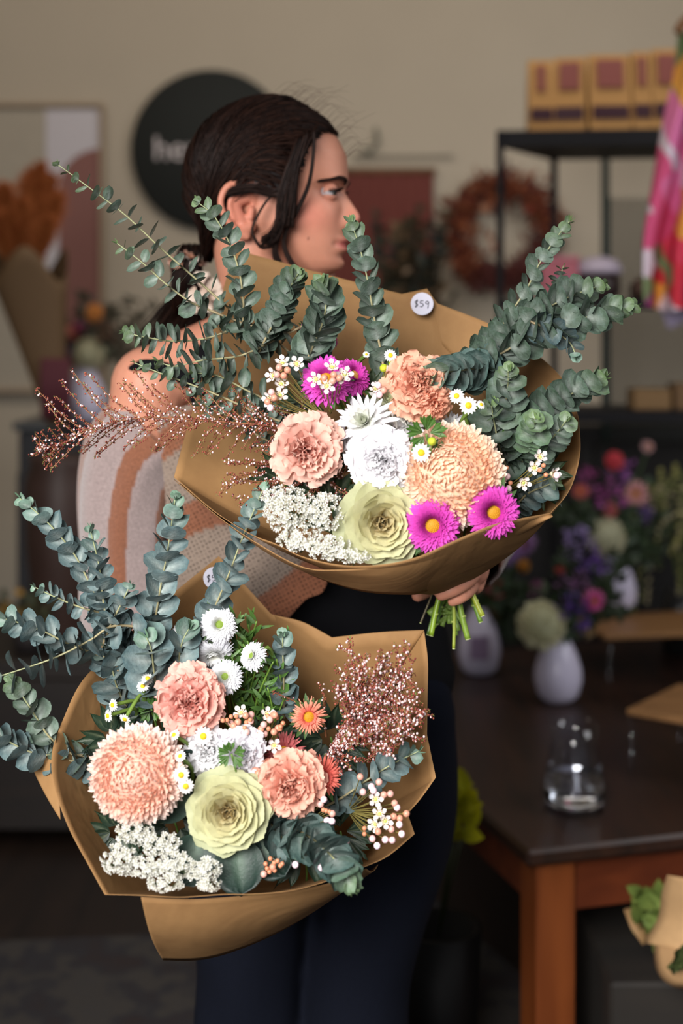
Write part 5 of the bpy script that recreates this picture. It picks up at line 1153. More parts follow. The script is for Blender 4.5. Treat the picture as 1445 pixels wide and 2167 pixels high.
# price stickers
def sticker(parent, px, py, d, r, text, rz, tilt=0.0):
    c = P(px, py, d); R = r/F*d; mb = MB(); n = 48; Rm = Matrix.Rotation(tilt, 3, 'X'); nn = Rm @ Vector((0, -1, 0))
    V = [c+Rm @ Vector((R*math.cos(2*math.pi*k/n), 0, R*math.sin(2*math.pi*k/n))) for k in range(n)]; mb.add([q_(v) for v in V], [tuple(range(n))[::-1]], lin(200, 198, 212))
    s = mb.build('price_sticker', mat('sticker', .6, col=lin(196, 194, 208)), parent, smooth=False, solid=.0004); s['label'] = 'round white price sticker'
    st = MB(); H = R*.62
    G = {'$': [[(.55, .82), (.3, .9), (.08, .72), (.25, .52), (.52, .38), (.45, .12), (.1, .08)], [(.42, 1.08), (.2, -.1)]],
         '5': [[(.62, .92), (.15, .9), (.1, .55), (.4, .58), (.6, .36), (.4, .1), (.05, .1)]], '9': [[(.6, .78), (.35, .92), (.12, .7), (.3, .5), (.58, .62), (.6, .8), (.58, .4), (.52, -.12)]]}
    x = -1.08
    for ch in text:
        for ln in G[ch]:
            p = spline([(u, v, 0) for u, v in ln], 20); pts = []
            for q in p: a, b_ = (x+q[0]*.85)*H, (q[1]-.5)*H; pts.append(q_(c+nn*.0006+Rm @ Vector((a*math.cos(rz)-b_*math.sin(rz), 0, a*math.sin(rz)+b_*math.cos(rz)))))
            tube(st, pts, R*.036, lin(20, 20, 34), 5)
        x += .74
    st.build('price', M['stuff'], s)
sticker(uw, 893, 643, 1.705, 24, '$59', -.05, -.1); sticker(lw, 453, 1223, 1.648, 23, '$59', .08, -.12)

# ---------------- eucalyptus ----------------
GU, GLW = 'eucalyptus branches of the upper bouquet', 'eucalyptus branches of the lower bouquet'
GRN = (lin(112, 138, 114), lin(84, 112, 90)); BLU = (lin(116, 146, 150), lin(88, 120, 126)); DKG = (lin(94, 122, 98), lin(68, 96, 74)); GT = lin(124, 152, 92)
E = [
 ('longest sparse eucalyptus branch reaching up to the far left beside the framed print', GU, [(690, 830, 1.62), (600, 735, 1.60), (500, 665, 1.585), (420, 595, 1.575), (340, 525, 1.565), (265, 455, 1.56), (190, 398, 1.56), (122, 348, 1.56)], 54, 34, 34, 1.35, GRN),
 ('shorter eucalyptus branch running just below the longest one', GU, [(530, 690, 1.585), (440, 655, 1.58), (400, 637, 1.57), (350, 600, 1.565), (300, 555, 1.56), (248, 515, 1.56)], 48, 34, 30, 1.2, GRN),
 ('eucalyptus branch rising in front of the woman\'s ponytail, left edge of her neck', GU, [(590, 740, 1.59), (520, 690, 1.58), (515, 640, 1.57), (508, 585, 1.565), (490, 525, 1.56), (455, 460, 1.555), (418, 428, 1.555)], 52, 44, 27, .85, GRN),
 ('eucalyptus branch with small round leaves pointing left above the shoulder', GU, [(600, 700, 1.59), (520, 690, 1.58), (440, 715, 1.57), (370, 722, 1.56), (315, 715, 1.55), (268, 705, 1.55)], 46, 46, 21, 1.35, DKG),
 ('eucalyptus branch with reddish stem level with the shoulder strap', GU, [(640, 690, 1.58), (590, 715, 1.575), (510, 752, 1.565), (430, 762, 1.555), (370, 775, 1.55), (335, 765, 1.55)], 52, 46, 26, 1.35, DKG),
 ('thin eucalyptus branch lying across the black strap', GU, [(680, 920, 1.58), (560, 880, 1.575), (470, 840, 1.57), (400, 812, 1.565), (340, 790, 1.56), (285, 768, 1.56)], 40, 30, 26, 1.2, DKG),
 ('dark eucalyptus branch between the reddish-stemmed one and the pink sprigs', GU, [(660, 900, 1.585), (570, 850, 1.58), (520, 825, 1.575), (460, 795, 1.57), (410, 790, 1.565)], 54, 42, 28, 1.1, DKG),
 ('bushy eucalyptus tip standing against the paper under the woman\'s jaw', GU, [(540, 760, 1.58), (560, 720, 1.57), (585, 670, 1.565), (610, 615, 1.56), (630, 580, 1.555)], 58, 46, 13, .85, DKG),
 ('bushiest upright eucalyptus tip in the middle of the paper', GU, [(640, 800, 1.57), (655, 750, 1.55), (680, 690, 1.54), (690, 640, 1.53), (680, 600, 1.525)], 74, 56, 12, .8, DKG),
 ('upright eucalyptus branch in front of the woman\'s mouth', GU, [(815, 800, 1.58), (806, 745, 1.575), (795, 690, 1.57), (785, 635, 1.565), (775, 580, 1.56), (760, 520, 1.555), (742, 470, 1.55)], 66, 44, 27, .7, GRN),
 ('eucalyptus branch curving up to the highest tip at right, before the wreath', GU, [(930, 830, 1.60), (990, 775, 1.60), (1040, 720, 1.595), (1085, 655, 1.59), (1115, 610, 1.585), (1140, 560, 1.58), (1172, 510, 1.575), (1205, 468, 1.57)], 62, 40, 25, .75, GRN),
 ('tiny bare-looking eucalyptus side tip standing just left of the thick right tips', GU, [(1150, 660, 1.61), (1172, 620, 1.60), (1184, 590, 1.60), (1192, 562, 1.60)], 30, 22, 16, 1.35, GRN),
 ('thickest eucalyptus branch reaching farthest right, level with the price sticker', GU, [(960, 810, 1.58), (1040, 760, 1.575), (1120, 715, 1.565), (1190, 690, 1.555), (1260, 665, 1.55), (1340, 648, 1.545)], 78, 54, 19, .85, DKG),
 ('thick eucalyptus branch arching above the farthest-right one', GU, [(1010, 800, 1.60), (1050, 740, 1.59), (1110, 680, 1.58), (1170, 645, 1.57), (1225, 620, 1.565), (1270, 605, 1.56)], 74, 54, 18, .9, DKG),
 ('short pale eucalyptus tip drooping under the farthest-right branch', GU, [(1120, 680, 1.56), (1170, 700, 1.55), (1205, 725, 1.545), (1218, 752, 1.54)], 50, 34, 18, .9, BLU),
 ('dense eucalyptus branch pointing right at the middle of the wrap\'s right side', GU, [(1040, 930, 1.57), (1110, 890, 1.56), (1170, 855, 1.55), (1225, 825, 1.54), (1275, 800, 1.535)], 76, 54, 15, .8, DKG),
 ('eucalyptus tip facing forward above the two daisies at right', GU, [(1060, 900, 1.60), (1065, 880, 1.565), (1070, 850, 1.54), (1075, 810, 1.52), (1075, 785, 1.51)], 64, 46, 15, 1.15, DKG),
 ('green young eucalyptus tip in the middle of the right-hand foliage', GU, [(1110, 960, 1.59), (1120, 930, 1.55), (1130, 905, 1.52), (1132, 885, 1.505)], 60, 42, 13, 1.25, (lin(106, 140, 96), lin(88, 124, 84))),
 ('eucalyptus tip with pale leaf bases close to the right edge of the paper', GU, [(1090, 1000, 1.59), (1130, 965, 1.56), (1170, 925, 1.54), (1198, 890, 1.52)], 62, 42, 18, 1.1, GRN),
 ('bluish eucalyptus tip touching the salmon carnation', GU, [(1060, 780, 1.60), (1010, 780, 1.56), (965, 785, 1.53), (930, 790, 1.51), (912, 800, 1.505)], 70, 52, 15, .9, (lin(106, 142, 134), lin(84, 122, 116))),
 ('broad-leaved eucalyptus branch in the dark hollow right of the peach bloom', GU, [(1090, 1060, 1.60), (1075, 1000, 1.57), (1055, 940, 1.55), (1045, 890, 1.535), (1040, 860, 1.525)], 74, 60, 26, 1.2, DKG),
 ('dark eucalyptus branch at the lower right inside the upper paper wrap', GU, [(1060, 1110, 1.58), (1110, 1050, 1.56), (1150, 1030, 1.545), (1175, 1020, 1.54)], 56, 40, 17, 1.1, (lin(82, 116, 122), lin(64, 96, 100))),
 ('eucalyptus branch low between the peach bloom and the broad-leaved one', GU, [(1030, 1060, 1.60), (1090, 1000, 1.575), (1110, 960, 1.56), (1105, 920, 1.55)], 64, 52, 20, 1.15, DKG),
 ('small eucalyptus sprig behind the pink and white sprigs at left', GU, [(640, 960, 1.60), (560, 930, 1.59), (500, 890, 1.585), (440, 860, 1.58), (415, 830, 1.58)], 44, 32, 28, 1.0, DKG),
 ('eucalyptus branch hanging over the lower wrap\'s price sticker', GLW, [(400, 1440, 1.57), (415, 1370, 1.555), (440, 1320, 1.545), (465, 1260, 1.535), (488, 1205, 1.53), (512, 1140, 1.525), (535, 1085, 1.52), (560, 1028, 1.52)], 70, 38, 30, .85, BLU),
 ('upright eucalyptus branch in front of the cardigan\'s brown stripe', GLW, [(300, 1440, 1.56), (315, 1370, 1.55), (330, 1300, 1.54), (340, 1240, 1.53), (352, 1180, 1.525), (362, 1115, 1.52), (370, 1058, 1.52)], 66, 52, 28, .8, BLU),
 ('eucalyptus branch ending highest at far left, before the urn', GLW, [(290, 1450, 1.56), (255, 1370, 1.55), (225, 1300, 1.54), (190, 1235, 1.535), (155, 1170, 1.53), (100, 1105, 1.52), (42, 1055, 1.52)], 58, 46, 27, .75, BLU),
 ('eucalyptus branch standing just right of the far-left one', GLW, [(250, 1420, 1.545), (232, 1340, 1.535), (218, 1270, 1.53), (210, 1200, 1.525), (190, 1118, 1.52)], 60, 38, 24, .8, BLU),
 ('thin eucalyptus side branch with a yellowish tip pointing left', GLW, [(280, 1330, 1.545), (220, 1300, 1.54), (170, 1285, 1.535), (120, 1265, 1.53), (72, 1242, 1.53)], 50, 30, 22, 1.0, BLU),
 ('short eucalyptus side tip before the white cardigan stripe', GLW, [(215, 1370, 1.53), (235, 1320, 1.525), (258, 1275, 1.52), (275, 1238, 1.52)], 66, 30, 24, .9, BLU),
 ('bare-stemmed eucalyptus branch with edge-on leaves leaving the picture at left', GLW, [(320, 1330, 1.54), (240, 1325, 1.52), (190, 1355, 1.51), (120, 1390, 1.50), (50, 1415, 1.50), (-30, 1440, 1.50)], 62, 48, 34, 1.5, BLU),
 ('eucalyptus branch lying level above the edge-on one, tip at the left border', GLW, [(300, 1420, 1.55), (220, 1390, 1.54), (150, 1365, 1.53), (90, 1335, 1.52), (40, 1318, 1.515), (-6, 1305, 1.515)], 62, 48, 26, .9, BLU),
 ('eucalyptus branch with a green tip at the left border, pointing up', GLW, [(210, 1600, 1.53), (150, 1595, 1.52), (105, 1560, 1.51), (78, 1520, 1.505), (52, 1480, 1.50), (24, 1440, 1.50)], 56, 44, 24, .8, GRN),
 ('lowest eucalyptus branch running to the left border', GLW, [(240, 1630, 1.53), (170, 1615, 1.52), (110, 1600, 1.51), (60, 1590, 1.505), (0, 1560, 1.50), (-40, 1545, 1.50)], 64, 50, 26, .85, BLU),
 ('broad round-leaved eucalyptus in the middle of the lower bouquet\'s leaves', GLW, [(330, 1520, 1.56), (330, 1460, 1.535), (325, 1415, 1.52), (320, 1375, 1.51), (310, 1350, 1.505)], 82, 66, 30, 1.1, BLU),
 ('broad eucalyptus leaves right of the round-leaved cluster, above the carnation', GLW, [(430, 1480, 1.57), (400, 1430, 1.54), (380, 1400, 1.53), (385, 1360, 1.52), (400, 1330, 1.515)], 76, 56, 26, 1.0, BLU),
 ('dim eucalyptus branch going down the left inside of the lower wrap', GLW, [(300, 1560, 1.57), (275, 1510, 1.56), (250, 1460, 1.55), (235, 1410, 1.54), (215, 1360, 1.535)], 70, 56, 27, .9, (lin(94, 126, 130), lin(72, 102, 106))),
 ('narrow blue-grey eucalyptus standing right of the white asters', GLW, [(600, 1520, 1.58), (600, 1470, 1.56), (600, 1420, 1.55), (598, 1380, 1.545), (598, 1345, 1.54)], 58, 42, 25, .8, BLU),
 ('large drooping eucalyptus tip crossing the front edge of the lower wrap', GLW, [(560, 1730, 1.50), (600, 1745, 1.47), (645, 1765, 1.445), (685, 1795, 1.42), (718, 1832, 1.40), (742, 1872, 1.39)], 92, 62, 15, .8, (lin(92, 128, 120), lin(66, 104, 100))),
 ('second drooping eucalyptus tip, left of and behind the large one', GLW, [(540, 1700, 1.52), (570, 1740, 1.48), (600, 1775, 1.455), (640, 1800, 1.445)], 84, 60, 18, .85, (lin(88, 124, 120), lin(64, 100, 100))),
 ('blue-grey eucalyptus branch under the pink heath sprigs at right', GLW, [(660, 1720, 1.52), (720, 1690, 1.505), (770, 1655, 1.50), (825, 1620, 1.495), (885, 1590, 1.49)], 60, 44, 28, .9, BLU),
 ('small eucalyptus sprig behind the small left daisies', GLW, [(300, 1560, 1.58), (250, 1620, 1.55), (215, 1640, 1.54), (190, 1660, 1.54)], 46, 34, 22, 1.0, (lin(84, 116, 112), lin(66, 96, 94))),
]
for (lab, grp, pts, s0, s1, gap, op, cols) in E:
    c_ = tuple(tuple((x*.50+.02*sum(q)/3) for x in q) for q in cols); s0 *= .90; s1 *= .88
    branch('eucalyptus_branch', pts, s0, s1, gap, lab, grp, op, cols=c_, ctip=tuple(x*.7 for x in GT) if cols is not BLU else lin(112, 144, 116))

# ---------------- flowers ----------------
g0n = P(945, 1245, 1.66)
def nk(dx, dy, r=.0022, dd=0.0): return (P(945+dx*.18, 1245, 1.662+dd*.2), P(945+dx, dy, 1.665+dd), r)
GN = lin(44, 66, 34), lin(62, 90, 44)
def carn(ci, co, n=54, frill=.1, s=1.0):
    def b(D, R): fl_carn(D['petals'], R, ci, co, n, frill=frill)
    return b
SAL, SAO = lin(228, 130, 108), lin(240, 186, 164)
CAL = {'petals': M['petal'], 'calyx': M['leaf']}
put('carnation', 648, 952, 1.50, 140, (-.05, .10), 'peach-pink carnation with wide soft petals, left in the upper bouquet', carn(lin(214, 138, 124), lin(234, 194, 178), 40, .085), PP, neck=nk(-30, 1330, .0024), group='carnations')
put('carnation', 885, 815, 1.52, 128, (.15, .15), 'salmon carnation beneath the price sticker, partly open to one side', carn(lin(222, 130, 104), lin(238, 188, 162), 58, .11), PP, neck=nk(20, 1345, .003), group='carnations')
c2 = P(925, 848, 1.515); o = put('carnation', 918, 852, 1.515, 84, (.45, -.35), 'salmon petals of a second carnation tucked under the salmon one', carn(lin(222, 132, 104), lin(238, 186, 158), 26, .12), PP, neck=nk(10, 1320, .002), group='carnations')
put('carnation', 808, 975, 1.485, 132, (-.02, .08), 'large white carnation at the centre of the upper bouquet', carn(lin(234, 232, 232), lin(250, 248, 252), 74, .11), PP, neck=nk(-10, 1325, .0028), group='carnations')
put('carnation', 820, 1020, 1.495, 96, (.05, -.5), 'lower frill of white carnation petals just above the cream cabbage', carn(lin(226, 224, 226), lin(240, 238, 244), 30, .11), PP, neck=nk(0, 1300), group='carnations')
def spid(ci, co, n=80):
    def b(D, R): fl_spider(D['petals'], R, ci, co, n)
    return b
put('chrysanthemum', 772, 893, 1.515, 140, (-.25, .35), 'white chrysanthemum with long petals, left of the salmon carnation', spid(lin(214, 220, 190), lin(236, 234, 242)), PP, neck=nk(-20, 1290), group='white chrysanthemums')
put('chrysanthemum', 822, 850, 1.535, 110, (.0, .5), 'white chrysanthemum with greenish heart behind the long-petalled one', spid(lin(206, 214, 160), lin(232, 230, 226), 90), PP, neck=nk(-5, 1290), group='white chrysanthemums')
put('chrysanthemum', 862, 895, 1.54, 100, (.2, .2), 'white chrysanthemum showing between the salmon carnation and the green leaf', spid(lin(220, 222, 210), lin(232, 230, 236)), PP, neck=nk(5, 1290), group='white chrysanthemums')
put('chrysanthemum', 950, 905, 1.545, 96, (.3, .6), 'white chrysanthemum behind the top of the big peach bloom', spid(lin(222, 224, 214), lin(228, 228, 236), 60), PP, neck=nk(15, 1290), group='white chrysanthemums')
put('chrysanthemum', 728, 925, 1.535, 80, (-.7, .0), 'white chrysanthemum petals right of the peach-pink carnation', spid(lin(220, 222, 214), lin(226, 226, 236), 50), PP, neck=nk(-12, 1290), group='white chrysanthemums')
def dome(ci, co, ct, H=.8, n=430):
    def b(D, R): fl_dome(D['petals'], R, R*H, n, ci, co, ct)
    return b
put('disbud_chrysanthemum', 958, 1003, 1.485, 212, (.12, .32), 'big peach chrysanthemum head on the right of the upper bouquet', dome(lin(240, 190, 150), lin(238, 210, 188), lin(246, 230, 214), .62, 900), PP, neck=nk(25, 1335, .0034), group='big peach chrysanthemums')
def cab(n=36):
    def b(D, R): fl_cabbage(D['leaves'], R, lin(196, 168, 122), lin(200, 194, 150), lin(174, 182, 146), n)
    return b
CB = {'leaves': M['petal']}
put('ornamental_cabbage', 806, 1104, 1.475, 186, (.12, .05), 'creamy green rose-like cabbage head in the upper bouquet', cab(), CB, neck=nk(-38, 1300, .0042), group='rose-like cabbage heads')
AP = {'petals': M['petal'], 'disc': M['stuff'], 'leaves': M['leaf']}
def ast(ci, co, rows=8, n=36, dr=.25, W=.175, disc=(lin(170, 120, 10), lin(206, 156, 24)), dz=.1, lf=6, dk=.2):
    def b(D, R):
        fl_aster(D['petals'], R, ci, co, rows, n, dr, W)
        if disc: fl_disc(D['disc'], R*dr*1.0, R*dr*.6, disc[0], disc[1], 70, R*.02)
        leafy(D['leaves'], -R*.22, lf, R*1.0, R*.30, R*.2, GN)
    return b
HOT = (lin(186, 30, 150), lin(216, 84, 188))
put('aster', 690, 803, 1.515, 112, (-.1, .35), 'magenta aster with yellow centre under small white wax flowers', ast(*HOT), AP, neck=nk(-15, 1300), group='magenta asters')
put('aster', 748, 795, 1.53, 86, (.7, .6), 'magenta aster turned aside, right of the one under the wax flowers', ast(*HOT, disc=(lin(176, 130, 60), lin(206, 160, 80))), AP, neck=nk(-8, 1300), group='magenta asters')
put('aster', 915, 1112, 1.46, 124, (-.05, -.02), 'magenta aster with yellow centre at the front rim, beside the cabbage head', ast(*HOT, lf=9), AP, neck=nk(5, 1320, .0024), group='magenta asters')
put('aster', 1044, 1084, 1.462, 118, (.1, .0), 'magenta aster with yellow centre at the front rim, rightmost', ast(*HOT, lf=9), AP, neck=nk(40, 1330, .0024), group='magenta asters')
put('aster', 650, 693, 1.58, 40, (-.4, .5), 'small magenta bloom peeping out left of the bushiest eucalyptus tip', ast(*HOT, rows=3, n=18, disc=None, lf=2), AP, neck=nk(-10, 1290), group='magenta asters')
put('aster', 706, 722, 1.58, 26, (.4, .5), 'tiny magenta bud peeping out right of the bushiest eucalyptus tip', ast(*HOT, rows=3, n=14, disc=None, lf=8), AP, neck=nk(-10, 1290), group='magenta asters')
DP = {'petals': M['petal'], 'disc': M['stuff']}
for (px, py, d, s, fc, lab) in ((826, 752, 1.535, 28, (0, .2), 'tiny daisy above the salmon carnation'), (966, 838, 1.49, 34, (-.3, .3), 'small daisy touching the salmon carnation\'s right edge'), (991, 858, 1.488, 40, (.05, .1), 'small daisy right of the one touching the salmon carnation'),
                               (1018, 856, 1.49, 22, (.6, .7), 'half-open daisy at the right end of the daisy trio'), (891, 958, 1.46, 42, (.05, .1), 'small daisy between the white carnation and the big peach bloom'), (775, 750, 1.56, 16, (.3, .5), 'minute daisy bud left of the tiny top daisy')):
    put('feverfew_daisy', px, py, d, s, fc, lab, daisy, DP, neck=(P(px+15, py+90, d+.07),), group='small daisies')
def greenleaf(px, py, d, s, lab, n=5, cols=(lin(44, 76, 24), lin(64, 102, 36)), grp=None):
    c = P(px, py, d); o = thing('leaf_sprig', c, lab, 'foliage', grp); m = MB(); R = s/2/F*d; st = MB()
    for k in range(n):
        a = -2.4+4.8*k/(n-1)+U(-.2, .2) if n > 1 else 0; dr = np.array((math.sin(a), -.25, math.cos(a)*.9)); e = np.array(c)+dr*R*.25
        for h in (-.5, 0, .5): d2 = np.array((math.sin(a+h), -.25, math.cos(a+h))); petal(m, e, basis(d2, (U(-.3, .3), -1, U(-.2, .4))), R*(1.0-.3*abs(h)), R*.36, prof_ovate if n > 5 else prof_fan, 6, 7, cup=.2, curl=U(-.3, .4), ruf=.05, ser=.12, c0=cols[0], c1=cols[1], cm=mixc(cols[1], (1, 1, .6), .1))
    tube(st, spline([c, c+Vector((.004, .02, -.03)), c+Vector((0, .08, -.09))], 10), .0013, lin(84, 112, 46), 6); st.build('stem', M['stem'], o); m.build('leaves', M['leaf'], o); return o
greenleaf(902, 918, 1.475, 74, 'bright green lobed leaf sprig in the middle of the upper bouquet', 5)
o = greenleaf(1082, 900, 1.55, 40, 'small green leaf sprig under the eucalyptus at right', 3)
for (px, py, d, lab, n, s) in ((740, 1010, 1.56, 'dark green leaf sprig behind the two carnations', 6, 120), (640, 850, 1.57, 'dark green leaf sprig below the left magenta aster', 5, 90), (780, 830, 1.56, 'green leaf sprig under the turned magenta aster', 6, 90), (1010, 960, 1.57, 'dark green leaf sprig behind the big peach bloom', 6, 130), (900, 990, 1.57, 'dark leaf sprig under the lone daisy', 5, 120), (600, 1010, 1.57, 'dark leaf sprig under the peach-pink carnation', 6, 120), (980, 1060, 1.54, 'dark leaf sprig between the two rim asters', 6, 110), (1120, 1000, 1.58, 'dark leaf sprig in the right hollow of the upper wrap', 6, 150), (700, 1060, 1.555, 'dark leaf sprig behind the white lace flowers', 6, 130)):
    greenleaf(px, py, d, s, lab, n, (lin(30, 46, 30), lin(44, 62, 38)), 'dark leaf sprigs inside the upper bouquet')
# wax flowers, upper
def wax(base, fl, bu, lab, fsize=36, bsize=12):
    o = thing('wax_flower_spray', P(*base), lab, 'flower', 'wax flower sprays'); waxspray(o, base, fl, bu, bsize, fsize); return o
wax((690, 885, 1.53), [(598, 768, 1.50, -.2, .8), (628, 770, 1.50, .1, .3), (577, 795, 1.50, -.9, .2), (595, 812, 1.50, .1, .6), (593, 836, 1.50, .2, .5), (570, 845, 1.505, -.9, -.1)], [(590, 778, 1.495, .2), (608, 783, 1.49, .1), (600, 795, 1.49, .1), (586, 793, 1.49, .3), (574, 830, 1.49, .5), (566, 850, 1.49, .1), (572, 863, 1.49, 1), (580, 842, 1.49, .1)], 'wax flower spray on thin brown stems, left of the magenta asters')
wax((700, 875, 1.53), [(703, 776, 1.475, 0, .7), (668, 803, 1.475, -.4, .1), (692, 817, 1.47, .1, .1), (730, 792, 1.48, .3, .3), (722, 800, 1.48, -.2, .3)], [(686, 800, 1.47, .1), (704, 806, 1.47, .2), (706, 793, 1.47, .1), (718, 800, 1.47, .1)], 'wax flower spray lying over the magenta aster')
wax((1060, 1040, 1.56), [(1143, 967, 1.50, .1, .4), (1131, 990, 1.50, -.1, .1), (1108, 1022, 1.50, .1, -.1), (1172, 1003, 1.50, .9, .1)], [(1150, 985, 1.495, 0), (1142, 995, 1.495, 0), (1155, 1005, 1.49, 0), (1072, 990, 1.50, 0), (1073, 1008, 1.50, .8), (1080, 1022, 1.50, 0), (1062, 1025, 1.5, 0), (1076, 1034, 1.50, 1), (1178, 1006, 1.49, 1), (1060, 1003, 1.5, .3)], 'wax flower spray beside the right edge of the upper paper', 34)
wax((800, 880, 1.56), [(795, 822, 1.52, -.2, .5)], [(800, 815, 1.515, 1), (812, 826, 1.515, .2), (803, 835, 1.515, .8), (818, 780, 1.53, .5)], 'lone pale wax flower left of the salmon carnation', 30)
for (px, py, d, lab) in ((812, 779, 1.53, 'green daisy bud, lower left of the tiny top daisy'), (831, 772, 1.53, 'green daisy bud right under the tiny top daisy'), (914, 934, 1.455, 'yellow-green button bud above the big peach bloom')):
    c = P(px, py, d); o = thing('daisy_bud', c, lab, 'flower bud', 'green daisy buds'); m = MB(); ball(m, (0, 0, 0), .0045, lin(160, 176, 40), SPB); ball(m, (0, -.001, 0), (.0034, .0044, .0034), lin(186, 190, 50), SPB); m.build('head', M['stuff'], o, local=True); m = MB(); tube(m, spline([(0, .003, -.003), (0, .02, -.02), (.002, .06, -.05)], 8), .0008, lin(90, 116, 50), 5); m.build('stem', M['stem'], o, local=True)
# lace, upper
for (cl, lab) in (([(612, 1078, 1.475, 54, 54), (580, 1055, 1.48, 26, 24)], 'round white lace flower head at the left rim of the upper bouquet'), ([(688, 1083, 1.472, 42, 42)], 'white lace flower head left of the upper cabbage'), ([(635, 1138, 1.462, 50, 28), (695, 1158, 1.455, 50, 26), (745, 1176, 1.45, 40, 14)], 'low band of white lace flowers along the upper rim')):
    o = thing('lace_flower', P(*cl[0][:3]), lab, 'flower', 'white lace flowers of the upper bouquet'); lace(o, cl, neck=tuple(P(800, 1180, 1.58)))
# heath sprigs, upper
def off(a, b, t, k): return (a[0]*(1-t)+b[0]*t, a[1]*(1-t)+b[1]*t, k)
main = [(660, 940, 1.58), (590, 905, 1.56), (500, 895, 1.55), (400, 888, 1.54), (300, 884, 1.53), (200, 905, 1.52), (130, 940, 1.52), (75, 950, 1.52)]
ms_ = spline(main, 60); paths = [(main, True)]
for k in range(6, 58, 2):
    q = ms_[k]; t = k/60; L_ = (150 if t < .8 else 60)*(1-.35*abs(t-.6)); 
    if t > .8: L_ *= .8
    for s in (-1, 1):
        a = L_*U(.75, 1.15); dx, dy = -.72*a*U(.8, 1.1), s*(.66 if s < 0 else .52)*a*U(.8, 1.15)
        if s > 0 and t < .35: dx *= .6
        dep = q[2]+U(-.025, .03)
        paths.append(([tuple(q), (q[0]+dx*.45, q[1]+dy*.35, (q[2]+dep)/2), (q[0]+dx, q[1]+dy, dep)], False))
o = thing('heath_sprig', P(*main[0]), 'long feathery heath branch with tiny pink-white buds reaching far left', 'foliage', 'heath branches with tiny buds'); sprig(o, paths, 0, gap=6.0, bud_px=4.8, white=.26)
paths = []
for (a, b_) in (((640, 1010, 1.56), (470, 1010, 1.53)), ((640, 1020, 1.56), (500, 1060, 1.52)), ((620, 1000, 1.56), (480, 970, 1.52)), ((600, 1010, 1.55), (540, 1040, 1.52)), ((640, 1000, 1.55), (560, 950, 1.52)), ((650, 1020, 1.55), (700, 1060, 1.53)), ((680, 1010, 1.55), (640, 1060, 1.53)), ((560, 1000, 1.54), (470, 1035, 1.51)), ((640, 900, 1.57), (580, 870, 1.54)), ((640, 890, 1.57), (650, 840, 1.55)), ((600, 920, 1.56), (550, 905, 1.53)), ((600, 940, 1.56), (540, 950, 1.53)), ((590, 960, 1.55), (520, 985, 1.52)), ((720, 1010, 1.54), (735, 980, 1.53)), ((700, 1020, 1.54), (740, 1050, 1.53))):
    for r in range(2): paths.append(([a, ((a[0]+b_[0])/2+U(-12, 12), (a[1]+b_[1])/2+U(-12, 12), (a[2]+b_[2])/2), (b_[0]+U(-14, 14), b_[1]+U(-14, 14), b_[2])], False))
o = thing('heath_sprig', P(640, 1010, 1.56), 'short heath sprigs with red-brown buds around the peach-pink carnation', 'foliage', 'heath branches with tiny buds'); sprig(o, paths, 0, gap=5.5, bud_px=4.4, white=.3)

# cut stem ends below the hand
GS = [(lin(120, 148, 40), .0042, (938, 1262), (912, 1345), 1.635), (lin(84, 120, 44), .0030, (948, 1262), (925, 1320), 1.65), (lin(130, 142, 52), .0026, (955, 1262), (960, 1372), 1.63), (lin(110, 136, 50), .0048, (963, 1262), (990, 1352), 1.64), (lin(140, 150, 48), .0044, (985, 1252), (1021, 1303), 1.635), (lin(96, 130, 46), .0038, (980, 1260), (1017, 1316), 1.655), (lin(90, 124, 44), .0032, (966, 1262), (983, 1328), 1.66), (lin(76, 104, 50), .0022, (935, 1262), (905, 1343), 1.66), (lin(92, 84, 60), .0015, (925, 1262), (890, 1318), 1.66), (lin(96, 120, 50), .0026, (950, 1262), (938, 1325), 1.67)]
SL = ['thick green cut stem hanging leftmost below the hand', 'short green cut stem just right of the leftmost one', 'thin brownish cut stem, longest below the hand', 'thick green cut stem slanting down to the right', 'yellow-green cut stem reaching farthest right', 'green cut stem just under the farthest-right one', 'green cut stem behind the thick slanting one', 'dim thin cut stem behind the leftmost one', 'hair-thin dark stem at the far left of the cut ends', 'green cut stem in the middle behind the thin brownish one']
for k, (cc, r, a, b_, d) in enumerate(GS):
    A_, B_ = P(a[0], a[1]-30, d+.01), P(b_[0], b_[1], d); o = thing('cut_stem', A_, SL[k], 'stem', 'cut stem ends below the upper wrap'); m = MB()
    r *= .74
    tube(m, spline([P(945, 1190, 1.66), A_, (A_+B_)/2+Vector((U(-.002, .002), 0, 0)), B_], 16), r, cc, 10); m.build('stalk', M['gloss'], o)
    dv = (B_-A_).normalized(); m = MB(); tube(m, [B_-dv*.0005, B_+dv*.0008], r*.92, lin(196, 206, 140), 10); m.build('cut_end', M['stuff'], o)
    m = MB(); q = A_*.4+B_*.6; ball(m, q, (r*1.15, r*1.15, r*.6), mixc(cc, lin(180, 190, 110), .4), SPH); m.build('node', M['gloss'], o)

